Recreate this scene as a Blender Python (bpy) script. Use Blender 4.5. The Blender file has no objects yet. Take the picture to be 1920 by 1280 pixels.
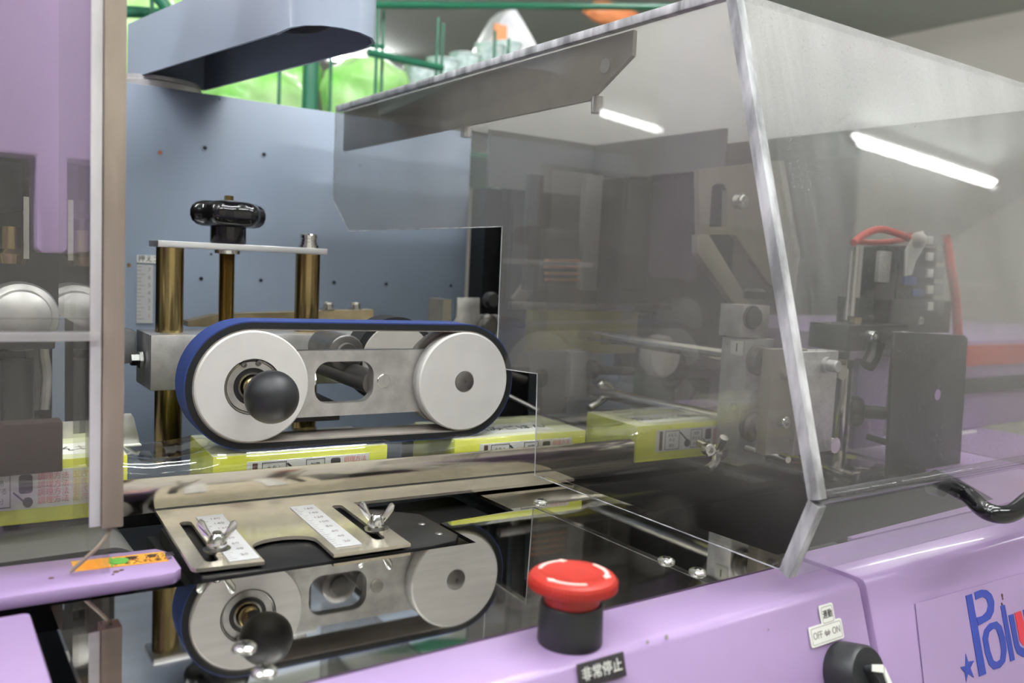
import bpy, bmesh, math, random
from mathutils import Vector, Matrix
random.seed(7)
PI = math.pi
S = bpy.context.scene
C = S.collection

# ------------------------------------------------------------------ camera, light, exposure
F_PX = 1627.0
YAW, PITCH, ROLL, CAM_H = 0.60753, -0.08923, 0.04748, 0.2
_f = Vector((math.sin(YAW)*math.cos(PITCH), math.cos(YAW)*math.cos(PITCH), math.sin(PITCH)))
_r0 = Vector((math.cos(YAW), -math.sin(YAW), 0)); _u0 = _r0.cross(_f)
_r = _r0*math.cos(ROLL) + _u0*math.sin(ROLL)
_u = -_r0*math.sin(ROLL) + _u0*math.cos(ROLL)
O = Vector((0, 0, CAM_H))
cam_d = bpy.data.cameras.new('camera'); cam = bpy.data.objects.new('camera', cam_d); C.objects.link(cam)
cam.matrix_world = Matrix(((_r.x, _u.x, -_f.x, O.x), (_r.y, _u.y, -_f.y, O.y), (_r.z, _u.z, -_f.z, O.z), (0, 0, 0, 1)))
cam_d.sensor_width = 36; cam_d.lens = F_PX/1920*36; cam_d.clip_start = 0.02
cam_d.dof.use_dof = True; cam_d.dof.focus_distance = 0.70; cam_d.dof.aperture_fstop = 6.5
S.camera = cam
w = bpy.data.worlds.new('world'); S.world = w; w.use_nodes = True
w.node_tree.nodes['Background'].inputs[0].default_value = (0.9, 0.95, 1, 1)
w.node_tree.nodes['Background'].inputs[1].default_value = 0.5
S.view_settings.view_transform = 'Standard'; S.view_settings.look = 'None'
S.view_settings.exposure = 0.25; S.view_settings.gamma = 1
S.view_settings.use_curve_mapping = False
S.cycles.use_denoising = True
S.cycles.max_bounces = 10; S.cycles.glossy_bounces = 6; S.cycles.transparent_max_bounces = 24
S.cycles.diffuse_bounces = 4; S.cycles.caustics_reflective = False; S.cycles.caustics_refractive = False
TUBE_STRENGTH = 72.0

def A(px, py, x=None, y=None, z=None):
    """the point of the sight line through pixel (px, py) that lies on one real plane of the machine"""
    d = _f + _r*((px-960)/F_PX) - _u*((py-640)/F_PX)
    if x is not None: t = x/d.x
    elif y is not None: t = y/d.y
    else: t = (z-CAM_H)/d.z
    return O + d*t

# ------------------------------------------------------------------ materials
def mat(name, col, rough=0.5, metal=0.0, var=0.0, scale=60, bump=0.0, bscale=400, spec=0.5, coat=0.0, stretch=None, col2=None, alpha_noise=None):
    m = bpy.data.materials.new(name); m.use_nodes = True
    nt = m.node_tree; b = nt.nodes['Principled BSDF']
    b.inputs['Roughness'].default_value = rough; b.inputs['Metallic'].default_value = metal
    b.inputs['Specular IOR Level'].default_value = spec; b.inputs['Coat Weight'].default_value = coat
    b.inputs['Base Color'].default_value = (*col, 1)
    tc = nt.nodes.new('ShaderNodeTexCoord'); mp = nt.nodes.new('ShaderNodeMapping')
    nt.links.new(tc.outputs['Object'], mp.inputs[0])
    if stretch: mp.inputs['Scale'].default_value = stretch
    if var or col2:
        n = nt.nodes.new('ShaderNodeTexNoise'); n.inputs['Scale'].default_value = scale; n.inputs['Detail'].default_value = 5
        nt.links.new(mp.outputs[0], n.inputs['Vector'])
        mx = nt.nodes.new('ShaderNodeMix'); mx.data_type = 'RGBA'
        c2 = col2 or tuple(max(0, c*(1-var)) for c in col); c1 = col if col2 else tuple(min(1, c*(1+var*.5)) for c in col)
        mx.inputs[6].default_value = (*c2, 1); mx.inputs[7].default_value = (*c1, 1)
        rp = nt.nodes.new('ShaderNodeMapRange'); rp.inputs[1].default_value = .35; rp.inputs[2].default_value = .65
        nt.links.new(n.outputs[0], rp.inputs[0]); nt.links.new(rp.outputs[0], mx.inputs[0])
        nt.links.new(mx.outputs[2], b.inputs['Base Color'])
    if bump:
        n2 = nt.nodes.new('ShaderNodeTexNoise'); n2.inputs['Scale'].default_value = bscale; n2.inputs['Detail'].default_value = 3
        nt.links.new(mp.outputs[0], n2.inputs['Vector'])
        bp = nt.nodes.new('ShaderNodeBump'); bp.inputs['Strength'].default_value = bump; bp.inputs['Distance'].default_value = .001
        nt.links.new(n2.outputs[0], bp.inputs['Height']); nt.links.new(bp.outputs[0], b.inputs['Normal'])
    return m

def acrylic(name, tint=(.9, .9, .88), haze=.1, haze_col=(.62, .61, .58), rough=.02, hvar=0.0, stretch=(1, 1, 1), hscale=8, scratch=0.0, ior=1.49, translucent=.35, grad=None):
    m = bpy.data.materials.new(name); m.use_nodes = True; nt = m.node_tree
    for n in list(nt.nodes):
        if n.type == 'BSDF_PRINCIPLED': nt.nodes.remove(n)
    out = [n for n in nt.nodes if n.type == 'OUTPUT_MATERIAL'][0]
    N = lambda t: nt.nodes.new(t); L = nt.links.new
    tr = N('ShaderNodeBsdfTransparent'); tr.inputs[0].default_value = (*tint, 1)
    gl = N('ShaderNodeBsdfGlossy'); gl.inputs['Roughness'].default_value = rough; gl.inputs['Color'].default_value = (1, 1, 1, 1)
    lw = N('ShaderNodeLayerWeight'); lw.inputs['Blend'].default_value = .5
    pw = N('ShaderNodeMath'); pw.operation = 'POWER'; pw.inputs[1].default_value = 5; L(lw.outputs['Facing'], pw.inputs[0])
    f0 = ((ior-1)/(ior+1))**2
    fr = N('ShaderNodeMath'); fr.operation = 'MULTIPLY_ADD'; fr.inputs[1].default_value = 1-f0; fr.inputs[2].default_value = f0; L(pw.outputs[0], fr.inputs[0])
    df = N('ShaderNodeBsdfDiffuse'); df.inputs[0].default_value = (*haze_col, 1)
    tl = N('ShaderNodeBsdfTranslucent'); tl.inputs[0].default_value = (*haze_col, 1)
    hz = N('ShaderNodeMixShader'); hz.inputs[0].default_value = translucent; L(df.outputs[0], hz.inputs[1]); L(tl.outputs[0], hz.inputs[2])
    m1 = N('ShaderNodeMixShader'); m1.inputs[0].default_value = haze; L(tr.outputs[0], m1.inputs[1]); L(hz.outputs[0], m1.inputs[2])
    tc = N('ShaderNodeTexCoord')
    if hvar or scratch:
        mp = N('ShaderNodeMapping'); mp.inputs['Scale'].default_value = stretch; L(tc.outputs['Object'], mp.inputs[0])
        nz = N('ShaderNodeTexNoise'); nz.inputs['Scale'].default_value = hscale; nz.inputs['Detail'].default_value = 6; L(mp.outputs[0], nz.inputs['Vector'])
        rg = N('ShaderNodeMapRange'); rg.inputs[1].default_value = .35; rg.inputs[2].default_value = .68
        rg.inputs[3].default_value = max(0, haze-hvar); rg.inputs[4].default_value = haze+hvar
        L(nz.outputs[0], rg.inputs[0]); val = rg.outputs[0]
        if grad:   # painted veil of reflected light, fading towards the bottom of the sheet: (z0, z1, factor at z0)
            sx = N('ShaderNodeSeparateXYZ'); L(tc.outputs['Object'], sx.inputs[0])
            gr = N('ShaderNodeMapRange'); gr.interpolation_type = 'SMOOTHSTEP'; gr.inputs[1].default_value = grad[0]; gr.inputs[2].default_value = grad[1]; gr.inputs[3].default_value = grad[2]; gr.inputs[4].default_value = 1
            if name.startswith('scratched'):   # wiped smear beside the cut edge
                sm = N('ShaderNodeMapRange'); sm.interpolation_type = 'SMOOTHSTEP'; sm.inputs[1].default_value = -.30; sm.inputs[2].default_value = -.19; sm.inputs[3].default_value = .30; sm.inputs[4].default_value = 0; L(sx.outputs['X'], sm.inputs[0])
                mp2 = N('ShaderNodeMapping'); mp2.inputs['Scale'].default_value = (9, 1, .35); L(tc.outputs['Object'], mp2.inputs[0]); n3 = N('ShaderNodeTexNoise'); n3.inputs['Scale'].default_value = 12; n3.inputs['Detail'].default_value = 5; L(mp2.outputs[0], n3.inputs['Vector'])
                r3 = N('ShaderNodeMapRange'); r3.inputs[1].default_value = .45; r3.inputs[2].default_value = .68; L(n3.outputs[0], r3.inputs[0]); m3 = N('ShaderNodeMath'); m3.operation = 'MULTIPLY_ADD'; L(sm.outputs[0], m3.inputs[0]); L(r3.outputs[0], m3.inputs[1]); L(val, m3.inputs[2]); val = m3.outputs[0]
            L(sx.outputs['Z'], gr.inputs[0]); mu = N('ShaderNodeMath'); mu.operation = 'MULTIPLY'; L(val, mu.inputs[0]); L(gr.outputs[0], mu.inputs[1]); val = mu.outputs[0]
        if scratch:
            wv = N('ShaderNodeTexWave'); wv.inputs['Scale'].default_value = 26; wv.inputs['Distortion'].default_value = 34; wv.inputs['Detail'].default_value = 3; wv.inputs['Detail Scale'].default_value = 2.2
            L(tc.outputs['Object'], wv.inputs['Vector'])
            r2 = N('ShaderNodeMapRange'); r2.inputs[1].default_value = .985; r2.inputs[2].default_value = 1; r2.inputs[3].default_value = 0; r2.inputs[4].default_value = scratch
            L(wv.outputs['Fac'], r2.inputs[0])
            ad = N('ShaderNodeMath'); ad.operation = 'ADD'; ad.use_clamp = True; L(val, ad.inputs[0]); L(r2.outputs[0], ad.inputs[1]); val = ad.outputs[0]
        L(val, m1.inputs[0])
    m2 = N('ShaderNodeMixShader'); L(fr.outputs[0], m2.inputs[0]); L(m1.outputs[0], m2.inputs[1]); L(gl.outputs[0], m2.inputs[2])
    L(m2.outputs[0], out.inputs[0])
    return m

def emit(name, col, s):
    m = bpy.data.materials.new(name); m.use_nodes = True; nt = m.node_tree
    b = nt.nodes['Principled BSDF']; b.inputs['Base Color'].default_value = (.9, .9, .9, 1)
    b.inputs['Emission Color'].default_value = (*col, 1); b.inputs['Emission Strength'].default_value = s
    return m

M = dict(
 lilac=mat('lilac_paint', (.41, .285, .51), .28, var=.05, scale=9, coat=.2),
 lilac_edge=mat('worn_lilac_edge', (.60, .43, .66), .35, col2=(.52, .36, .58), scale=60),
 panel=mat('blue_grey_paint', (.27, .325, .41), .3, var=.04, scale=7, bump=.12, bscale=900),
 arm=mat('pale_blue_paint', (.36, .415, .51), .25, var=.03, scale=5),
 dark=mat('black_paint', (.012, .012, .013), .35, var=.3),
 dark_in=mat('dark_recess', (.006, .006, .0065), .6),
 mirror=mat('polished_stainless', (.60, .58, .55), .035, 1.0, var=.10, scale=18, stretch=(1, 5, 1)),
 steel=mat('brushed_stainless', (.64, .61, .56), .12, 1.0, var=.08, scale=120, stretch=(8, 1, 1)),
 fin_up=mat('fin_stainless', (.74, .70, .62), .12, 1.0, var=.06, scale=90, stretch=(1, 1, 6)),
 fin=mat('guide_stainless', (.80, .73, .60), .17, .78, var=.08, scale=90, stretch=(1, 1, 6)),
 alu=mat('milled_aluminium', (.62, .61, .59), .42, .85, var=.16, scale=70, bump=.1),
 alu_bright=mat('bright_aluminium', (.80, .81, .82), .3, .8, var=.05),
 chrome=mat('zinc_plated_steel', (.74, .74, .72), .16, 1.0),
 darksteel=mat('dark_steel', (.22, .21, .2), .35, .9, var=.2),
 brass=mat('yellow_chromate_steel', (.42, .33, .15), .2, 1.0, col2=(.31, .22, .10), scale=25, stretch=(1, 1, .25)),
 beige=mat('yellow_chromate_bracket', (.42, .34, .2), .4, .5, var=.15),
 white=mat('white_nylon', (.80, .78, .74), .38, var=.05, scale=30),
 nylon_back=mat('aged_nylon', (.60, .57, .52), .45, var=.1, scale=30),
 black=mat('black_phenolic', (.008, .008, .009), .12, spec=.6),
 rubber=mat('black_rubber', (.018, .019, .021), .42),
 foam=mat('black_foam', (.012, .013, .014), .9, bump=.6, bscale=1500),
 blue=mat('blue_belt_cloth', (.028, .058, .24), .6, col2=(.02, .042, .18), scale=40, stretch=(1, 30, 1), bump=.2),
 beltin=mat('beige_belt_lining', (.40, .36, .32), .6, var=.12),
 red=mat('red_plastic', (.43, .028, .018), .38),
 arrow=mat('pale_arrow_print', (.85, .55, .5), .5),
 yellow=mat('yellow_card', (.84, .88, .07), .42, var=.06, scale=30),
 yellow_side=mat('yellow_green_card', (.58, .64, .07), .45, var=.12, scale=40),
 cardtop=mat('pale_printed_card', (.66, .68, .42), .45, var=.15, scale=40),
 paper=mat('white_label', (.86, .87, .80), .45),
 ink=mat('black_ink', (.03, .025, .03), .5),
 maroon=mat('maroon_heater', (.03, .013, .010), .5),
 brownink=mat('brown_ink', (.10, .045, .025), .5),
 redink=mat('red_ink', (.75, .18, .16), .5),
 scale=mat('engraved_scale', (.66, .66, .66), .4, .25, var=.05),
 scale_ink=mat('grey_scale_ink', (.30, .26, .26), .5),
 orange=mat('orange_sticker', (.85, .27, .03), .4, col2=(.8, .42, .05), scale=60),
 green_ink=mat('green_ink', (.12, .38, .06), .5),
 frost=mat('frosted_acrylic_edge', (.52, .52, .53), .35, var=.6, scale=60, stretch=(1, 1, .3), bump=.6),
 frost_white=mat('white_frosted_edge', (.66, .65, .63), .4, var=.2, scale=40, stretch=(1, 1, .3), bump=.3),
 brown=mat('brown_acrylic_edge', (.33, .27, .21), .4, var=.3, scale=40, stretch=(1, 1, .2)),
 olive=mat('olive_block', (.22, .2, .04), .5, var=.25, scale=20),
 copper=mat('copper_coil', (.42, .16, .07), .4, .4),
 plate_brown=mat('grey_brown_plate', (.34, .31, .25), .45, .4, var=.08),
 grey=mat('grey_plastic', (.20, .20, .205), .5),
 dgrey=mat('dark_grey_sheet', (.045, .047, .05), .45),
 convey=mat('grey_conveyor_belt', (.13, .125, .12), .5, var=.12, scale=25, stretch=(.1, 4, 1)),
 green=mat('green_coated_wire', (.012, .125, .065), .35),
 leaf=mat('bagged_leaf_greens', (.28, .74, .14), .25, col2=(.62, .92, .42), scale=9, bump=.4, bscale=30),
 bag=mat('clear_white_bag', (.80, .78, .78), .3, col2=(.6, .6, .62), scale=14, bump=.5, bscale=25),
 bag_orange=mat('orange_print_bag', (.85, .3, .12), .35),
 tub=mat('pale_clear_tub', (.5, .66, .62), .12, col2=(.85, .95, .93), scale=60, bump=.5, bscale=60),
 wall=mat('beige_wall', (.66, .63, .57), .7, var=.03, scale=2),
 ceil=mat('grey_green_ceiling', (.42, .45, .41), .8, var=.03, scale=2),
 floor=mat('grey_floor', (.52, .51, .48), .5, var=.1, scale=3),
 tube=emit('lit_tube', (.97, .98, 1.0), TUBE_STRENGTH),
 fixture=mat('white_fixture', (.8, .8, .78), .5),
 tubered=mat('red_hose', (.62, .07, .05), .35),
 bluetag=mat('blue_tag', (.03, .07, .3), .5),
 cableblack=mat('black_cable', (.03, .03, .035), .5),
 logo_blue=mat('logo_blue', (.035, .06, .36), .4),
 logo_red=mat('logo_red', (.68, .04, .07), .4),
 sticker=mat('clear_sticker', (.415, .29, .515), .26, coat=.2),
)
M['hood_end'] = acrylic('smoky_acrylic_end', (.88, .875, .86), .19, (.43, .42, .39), .03, hvar=.06, hscale=5, grad=(.0, .13, .06), translucent=.2)  # reflected room light painted into the haze, stronger higher up
M['hood_front'] = acrylic('scratched_acrylic_front', (.93, .93, .93), .20, (.50, .495, .49), .015, hvar=.10, hscale=7, stretch=(2.4, .5, .5), scratch=.22, grad=(.08, .42, .22), translucent=.2)  # smears and scratches, under the same painted height veil
M['hood_low'] = acrylic('acrylic_lower_front', (.90, .89, .91), .03, (.6, .6, .6), .02)
M['hood_top'] = acrylic('milky_acrylic_top', (.95, .95, .94), .58, (.92, .91, .88), .03, translucent=.72)
M['left_acrylic'] = acrylic('left_acrylic', (.92, .92, .91), .032, (.56, .54, .52), .02, hvar=.015, translucent=.2)
M['film'] = acrylic('clear_film', (1, 1, 1), .012, (.8, .8, .8), .03, ior=1.9)
fn = M['film'].node_tree; fg = [n for n in fn.nodes if n.type == 'BSDF_GLOSSY'][0]
fz = fn.nodes.new('ShaderNodeTexNoise'); fz.inputs['Scale'].default_value = 70; fz.inputs['Detail'].default_value = 2; fz.inputs['Distortion'].default_value = 1.2
fc = fn.nodes.new('ShaderNodeTexCoord'); fm = fn.nodes.new('ShaderNodeMapping'); fm.inputs['Scale'].default_value = (.35, 1, 1); fn.links.new(fc.outputs['Object'], fm.inputs[0]); fn.links.new(fm.outputs[0], fz.inputs['Vector'])
fb_ = fn.nodes.new('ShaderNodeBump'); fb_.inputs['Strength'].default_value = .03; fb_.inputs['Distance'].default_value = .004; fn.links.new(fz.outputs[0], fb_.inputs['Height']); fn.links.new(fb_.outputs[0], fg.inputs['Normal'])
M['bagfilm'] = acrylic('clear_bag', (.9, .9, .9), .2, (.8, .8, .8), .1)

# ------------------------------------------------------------------ mesh helpers
def V(*a): return Vector(a)
def link(o): C.objects.link(o); return o
def wloc(o):
    p = Vector((0, 0, 0))
    while o is not None:
        p += o.location; o = o.parent
    return p
def obj(name, bm, m, parent=None, local=False, smooth=None):
    if parent is not None and not local: bmesh.ops.translate(bm, vec=-wloc(parent), verts=bm.verts)
    bmesh.ops.recalc_face_normals(bm, faces=bm.faces)
    me = bpy.data.meshes.new(name); bm.to_mesh(me); bm.free()
    ms = m if isinstance(m, (list, tuple)) else [m]
    for k in ms: me.materials.append(M[k] if isinstance(k, str) else k)
    me.shade_smooth()
    me.set_sharp_from_angle(angle=math.radians(smooth or 35))
    o = bpy.data.objects.new(name, me); link(o)
    if parent is not None: o.parent = parent
    return o
def tag(o, label=None, cat=None, group=None, kind=None):
    if label: o['label'] = label
    if cat: o['category'] = cat
    if group: o['group'] = group
    if kind: o['kind'] = kind
    return o
def thing(name, label, cat, loc=(0, 0, 0), rz=0, group=None):
    o = bpy.data.objects.new(name, None); link(o); o.location = loc; o.rotation_euler = (0, 0, rz)
    o.empty_display_size = .02
    return tag(o, label, cat, group)
def struct(name, bm, m):
    o = obj(name, bm, m); o['kind'] = 'structure'; return o
def dup(o, parent=None):
    c = o.copy(); link(c); c.parent = parent
    for ch in [k for k in list(C.objects) if k.parent == o]: dup(ch, c)
    return c
def join(*bms):
    b = bms[0]
    for q in bms[1:]:
        me = bpy.data.meshes.new('tmp'); q.to_mesh(me); q.free(); b.from_mesh(me); bpy.data.meshes.remove(me)
    return b
def box(a, b, bev=0.0, mtx=None, seg=2):
    bm = bmesh.new(); a = Vector(a); b = Vector(b); c = (a+b)/2; d = b-a
    bmesh.ops.create_cube(bm, size=1, matrix=Matrix.Translation(c) @ Matrix.Diagonal((abs(d.x), abs(d.y), abs(d.z), 1)))
    if bev: bmesh.ops.bevel(bm, geom=bm.edges[:], offset=bev, segments=seg, profile=.5, affect='EDGES')
    if mtx is not None: bmesh.ops.transform(bm, matrix=mtx, verts=bm.verts)
    return bm
def frame_of(d):
    d = d.normalized(); h = Vector((0, 0, 1)) if abs(d.z) < .9 else Vector((1, 0, 0))
    a = d.cross(h).normalized(); return a, a.cross(d).normalized(), d
def lathe(p0, d, prof, n=40, caps=True):
    """prof = [(t along d, radius)]"""
    bm = bmesh.new(); p0 = Vector(p0); a, b, d = frame_of(Vector(d)); rings = []
    for t, r in prof:
        if r < 1e-7: rings.append([bm.verts.new(p0+d*t)])
        else: rings.append([bm.verts.new(p0+d*t+a*r*math.cos(2*PI*k/n)+b*r*math.sin(2*PI*k/n)) for k in range(n)])
    for i in range(len(rings)-1):
        A_, B_ = rings[i], rings[i+1]
        for k in range(n):
            k2 = (k+1) % n
            if len(A_) == 1 and len(B_) == 1: break
            if len(A_) == 1: bm.faces.new((A_[0], B_[k], B_[k2]))
            elif len(B_) == 1: bm.faces.new((A_[k], A_[k2], B_[0]))
            else: bm.faces.new((A_[k], A_[k2], B_[k2], B_[k]))
    if caps:
        if len(rings[0]) > 1: bm.faces.new(rings[0][::-1])
        if len(rings[-1]) > 1: bm.faces.new(rings[-1])
    return bm
def cyl(p0, p1, r, n=32, bev=0.0):
    p0, p1 = Vector(p0), Vector(p1); L = (p1-p0).length
    pr = [(0, r), (L, r)] if not bev else [(0, r-bev), (bev, r), (L-bev, r), (L, r-bev)]
    return lathe(p0, p1-p0, pr, n)
def ring(p0, d, r0, r1, t, n=48):
    return lathe(p0, d, [(0, r0), (0, r1), (t, r1), (t, r0), (0, r0)], n, caps=False)
def ball(c, r, n=32):
    bm = bmesh.new(); bmesh.ops.create_uvsphere(bm, u_segments=n, v_segments=n//2, radius=r, matrix=Matrix.Translation(c)); return bm
def tube(pts, r, n=10, sub=6):
    P = [Vector(p) for p in pts]; Q = []
    if len(P) > 2 and sub > 1:
        for i in range(len(P)-1):
            p0 = P[max(i-1, 0)]; p1 = P[i]; p2 = P[i+1]; p3 = P[min(i+2, len(P)-1)]
            for s in range(sub):
                t = s/sub
                Q.append(.5*((2*p1)+(p2-p0)*t+(2*p0-5*p1+4*p2-p3)*t*t+(-p0+3*p1-3*p2+p3)*t**3))
        Q.append(P[-1])
    else: Q = P
    bm = bmesh.new(); rings = []; prev = None
    for i, p in enumerate(Q):
        d = (Q[min(i+1, len(Q)-1)]-Q[max(i-1, 0)]).normalized()
        if prev is None: a, b, _ = frame_of(d)
        else:
            a = (prev-d*prev.dot(d)).normalized(); b = d.cross(a)
        prev = a
        rings.append([bm.verts.new(p+a*r*math.cos(2*PI*k/n)+b*r*math.sin(2*PI*k/n)) for k in range(n)])
    for i in range(len(rings)-1):
        for k in range(n): bm.faces.new((rings[i][k], rings[i][(k+1) % n], rings[i+1][(k+1) % n], rings[i+1][k]))
    bm.faces.new(rings[0][::-1]); bm.faces.new(rings[-1])
    return bm
def prism(poly, lo, hi, axis='z', bev=0.0, holes=()):
    """extrude a 2D polygon (with holes). axis z: (x,y); y: (x,z); x: (y,z)"""
    def P3(p, h):
        return {'z': V(p[0], p[1], h), 'y': V(p[0], h, p[1]), 'x': V(h, p[0], p[1])}[axis]
    bm = bmesh.new()
    loops = [list(poly)]+[list(h) for h in holes]
    if not holes:
        f = bm.faces.new([bm.verts.new(P3(p, lo)) for p in poly])
        r = bmesh.ops.extrude_face_region(bm, geom=[f])
        bmesh.ops.translate(bm, vec=P3((0, 0), hi)-P3((0, 0), lo), verts=[v for v in r['geom'] if isinstance(v, bmesh.types.BMVert)])
    else:
        es = []
        for lp in loops:
            vs = [bm.verts.new(P3(p, lo)) for p in lp]
            es += [bm.edges.new((vs[i], vs[(i+1) % len(vs)])) for i in range(len(vs))]
        res = bmesh.ops.triangle_fill(bm, use_beauty=True, use_dissolve=False, edges=es)
        fs = [g for g in res['geom'] if isinstance(g, bmesh.types.BMFace)]
        r = bmesh.ops.extrude_face_region(bm, geom=fs)
        bmesh.ops.translate(bm, vec=P3((0, 0), hi)-P3((0, 0), lo), verts=[v for v in r['geom'] if isinstance(v, bmesh.types.BMVert)])
    bmesh.ops.recalc_face_normals(bm, faces=bm.faces)
    if bev:
        es = [e for e in bm.edges if len(e.link_faces) == 2 and e.calc_face_angle(0) > .6]
        bmesh.ops.bevel(bm, geom=es, offset=bev, segments=2, profile=.5, affect='EDGES')
    return bm
def rrect(x0, y0, x1, y1, r, n=6):
    out = []
    for cx, cy, a in ((x1-r, y1-r, 0), (x0+r, y1-r, 90), (x0+r, y0+r, 180), (x1-r, y0+r, 270)):
        for k in range(n+1):
            t = math.radians(a+90*k/n); out.append((cx+r*math.cos(t), cy+r*math.sin(t)))
    return out
def xf(bm, m): bmesh.ops.transform(bm, matrix=m, verts=bm.verts); return bm
def basis(o, x, y):
    x = Vector(x).normalized(); y = Vector(y); y = (y-x*y.dot(x)).normalized(); z = x.cross(y); o = Vector(o)
    return Matrix(((x.x, y.x, z.x, o.x), (x.y, y.y, z.y, o.y), (x.z, y.z, z.z, o.z), (0, 0, 0, 1)))
def text_bm(s, size, mtx, depth=.0001, sx=1.0, align='CENTER', shear=0):
    cu = bpy.data.curves.new('t', 'FONT'); cu.body = s; cu.size = size; cu.align_x = align; cu.align_y = 'CENTER'; cu.extrude = depth; cu.resolution_u = 3; cu.shear = shear
    o = bpy.data.objects.new('t', cu); link(o)
    dg = bpy.context.evaluated_depsgraph_get(); me = bpy.data.meshes.new_from_object(o.evaluated_get(dg))
    bm = bmesh.new(); bm.from_mesh(me); bpy.data.objects.remove(o); bpy.data.curves.remove(cu); bpy.data.meshes.remove(me)
    if sx != 1: xf(bm, Matrix.Diagonal((sx, 1, 1, 1)))
    return xf(bm, mtx)
def socket_screw(name, p, d, r, parent, h=None, m='chrome'):
    h = h or r*1.3; p = Vector(p); d = Vector(d).normalized()
    o = obj(name, lathe(p, d, [(-.001, r), (h*.85, r), (h, r*.85), (h, r*.5), (h*.5, r*.5), (h*.5, 0)], 20), m, parent)
    return o

# ------------------------------------------------------------------ the room
struct('floor', box((-7, -3, -.95), (9, 8.5, -.85)), 'floor')
struct('ceiling', box((-7, -3, 1.62), (9, 8.5, 1.72)), 'ceil')
struct('wall_back', box((-7, 8.5, -.85), (9, 8.6, 1.62)), 'wall')
struct('wall_front', box((-7, -3.1, -.85), (9, -3, 1.62)), 'wall')
struct('wall_left', box((-7.1, -3, -.85), (-7, 8.5, 1.62)), 'wall')
struct('wall_right', box((9, -3, -.85), (9.1, 8.5, 1.62)), 'wall')
struct('wall_partition', box((4.72, -3, -.85), (4.82, 3.2, 1.62)), 'wall')

def ceiling_tube(p0, p1, label):
    p0 = V(*p0, 1.545); p1 = V(*p1, 1.545); c = (p0+p1)/2
    t = thing('ceiling_light', label, 'ceiling light', (c.x, c.y, 1.62), 0, 'fluorescent tube lights on the ceiling')
    obj('tube_lamp', cyl(p0, p1, .016, 16), 'tube', t)
    d = (p1-p0).normalized(); n = V(-d.y, d.x, 0)
    mt = basis(c+V(0, 0, .045), d, n); L = (p1-p0).length/2
    obj('fixture_body', prism([(-.03, .03), (.03, .03), (.012, -.02), (-.012, -.02)], -L, L, 'x', mtx_none := 0) if False else xf(prism([(-.035, .03), (.035, .03), (.014, -.022), (-.014, -.022)], -L, L, 'x'), mt), 'fixture', t)
    for s in (-1, 1):
        obj('lamp_holder', box((-.012, -.014, -.07), (.012, .014, -.0), 0, basis(c+d*s*(L-.005)+V(0, 0, .03), d, n)), 'fixture', t)
ceiling_tube((2.90, -.75), (4.12, -.85), 'ceiling tube light mirrored in the sloping front of the hood')
ceiling_tube((-4.03, 5.93), (-5.06, 6.24), 'far ceiling tube light mirrored in the flat end of the hood')
ceiling_tube((-2.52, 3.44), (-3.62, 3.80), 'ceiling tube light mirrored in the top corner of the hood end')
q0 = A(612, 106, z=1.545); q1 = A(728, 122, z=1.545)
ceiling_tube((q0.x, q0.y), (q1.x, q1.y), 'lit ceiling tube light seen under the tip of the pale blue arm')
for k, (x, y) in enumerate(((.7, -.62), (-.8, -.5), (-2.6, -.4), (.3, .6), (-1.4, .62), (-3.1, .7), (.2, .22), (-1.4, .26), (-1.8, 1.6), (2.0, 1.5), (1.0, 3.9), (-1.2, 4.0))):
    nm = ('right end of the row before the machine', 'middle of the row before the machine', 'left end of the row before the machine', 'right end of the unseen fill row added over the pillars', 'middle of the unseen fill row added over the pillars', 'left end of the unseen fill row added over the pillars', 'right of the unseen fill pair added over the deck', 'left of the unseen fill pair added over the deck', 'left of the pair over the back panel', 'right of the pair over the back panel', 'right of the pair over the wire cart', 'left of the pair over the wire cart')[k]
    ceiling_tube((x, y), (x+1.2, y-.06), 'ceiling tube light, '+nm)  # unseen tubes; rows over pillars and deck added for overhead light

# ------------------------------------------------------------------ machine deck and housings (large pieces first)
deck = thing('polished_deck', 'polished stainless deck plate that mirrors the belt wheels', 'deck plate', (.3, .45, 0))
obj('deck_sheet', prism([(.0615, .3725), (.513, .3725), (.503, .5607), (.503, .66), (.402, .66), (.402, .5635), (.331, .5607), (.331, .509), (.061, .5215)], -.003, 0), 'mirror', deck)
for (x, y) in ((.4358, .5736), (.4279, .4159), (.4313, .3897), (.1364, .4205), (.1366, .3909)):
    s = obj('truss_screw', lathe((x, y, 0), (0, 0, 1), [(0, .0062), (.0012, .006), (.0024, .0045), (.003, .002), (.003, 0)], 24), 'chrome', deck)
    obj('screw_slot', join(box((x-.0028, y-.0006, .0026), (x+.0028, y+.0006, .0032)), box((x-.0006, y-.0028, .0026), (x+.0006, y+.0028, .0032))), 'dark', s)

# front slope of the lilac housing: from (y .3262, z 0) down and outward
FY, FD = .3262, Vector((0, -.0197, -.0623)).normalized()
FN = Vector((0, -.0623, .0197)).normalized()
def fpt(px, py, off=0):
    d = _f + _r*((px-960)/F_PX) - _u*((py-640)/F_PX)
    p0 = V(0, FY, 0); t = (p0-O).dot(FN)/d.dot(FN); return O+d*t+FN*off
def front_housing(name, x0, x1, yback, label):
    t = thing(name, label, 'machine housing', ((x0+x1)/2, .35, -.3))
    prof = [(yback, 0), (FY+.006, 0), (FY+.002, -.001), (FY-.0005, -.0045), (FY-.0005+FD.y*.12, -.0045+FD.z*.12), (FY-.05, -.30), (yback, -.30)]
    obj('housing_shell', prism(prof, x0, x1, 'x', bev=.0022), 'lilac', t)
    return t
h1 = front_housing('front_housing', .0535, .5195, .372, 'lilac front housing carrying the red emergency stop button')
h2 = front_housing('front_housing', .526, 1.25, .385, 'lilac front housing with the blue star logo, right of the gap')
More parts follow.
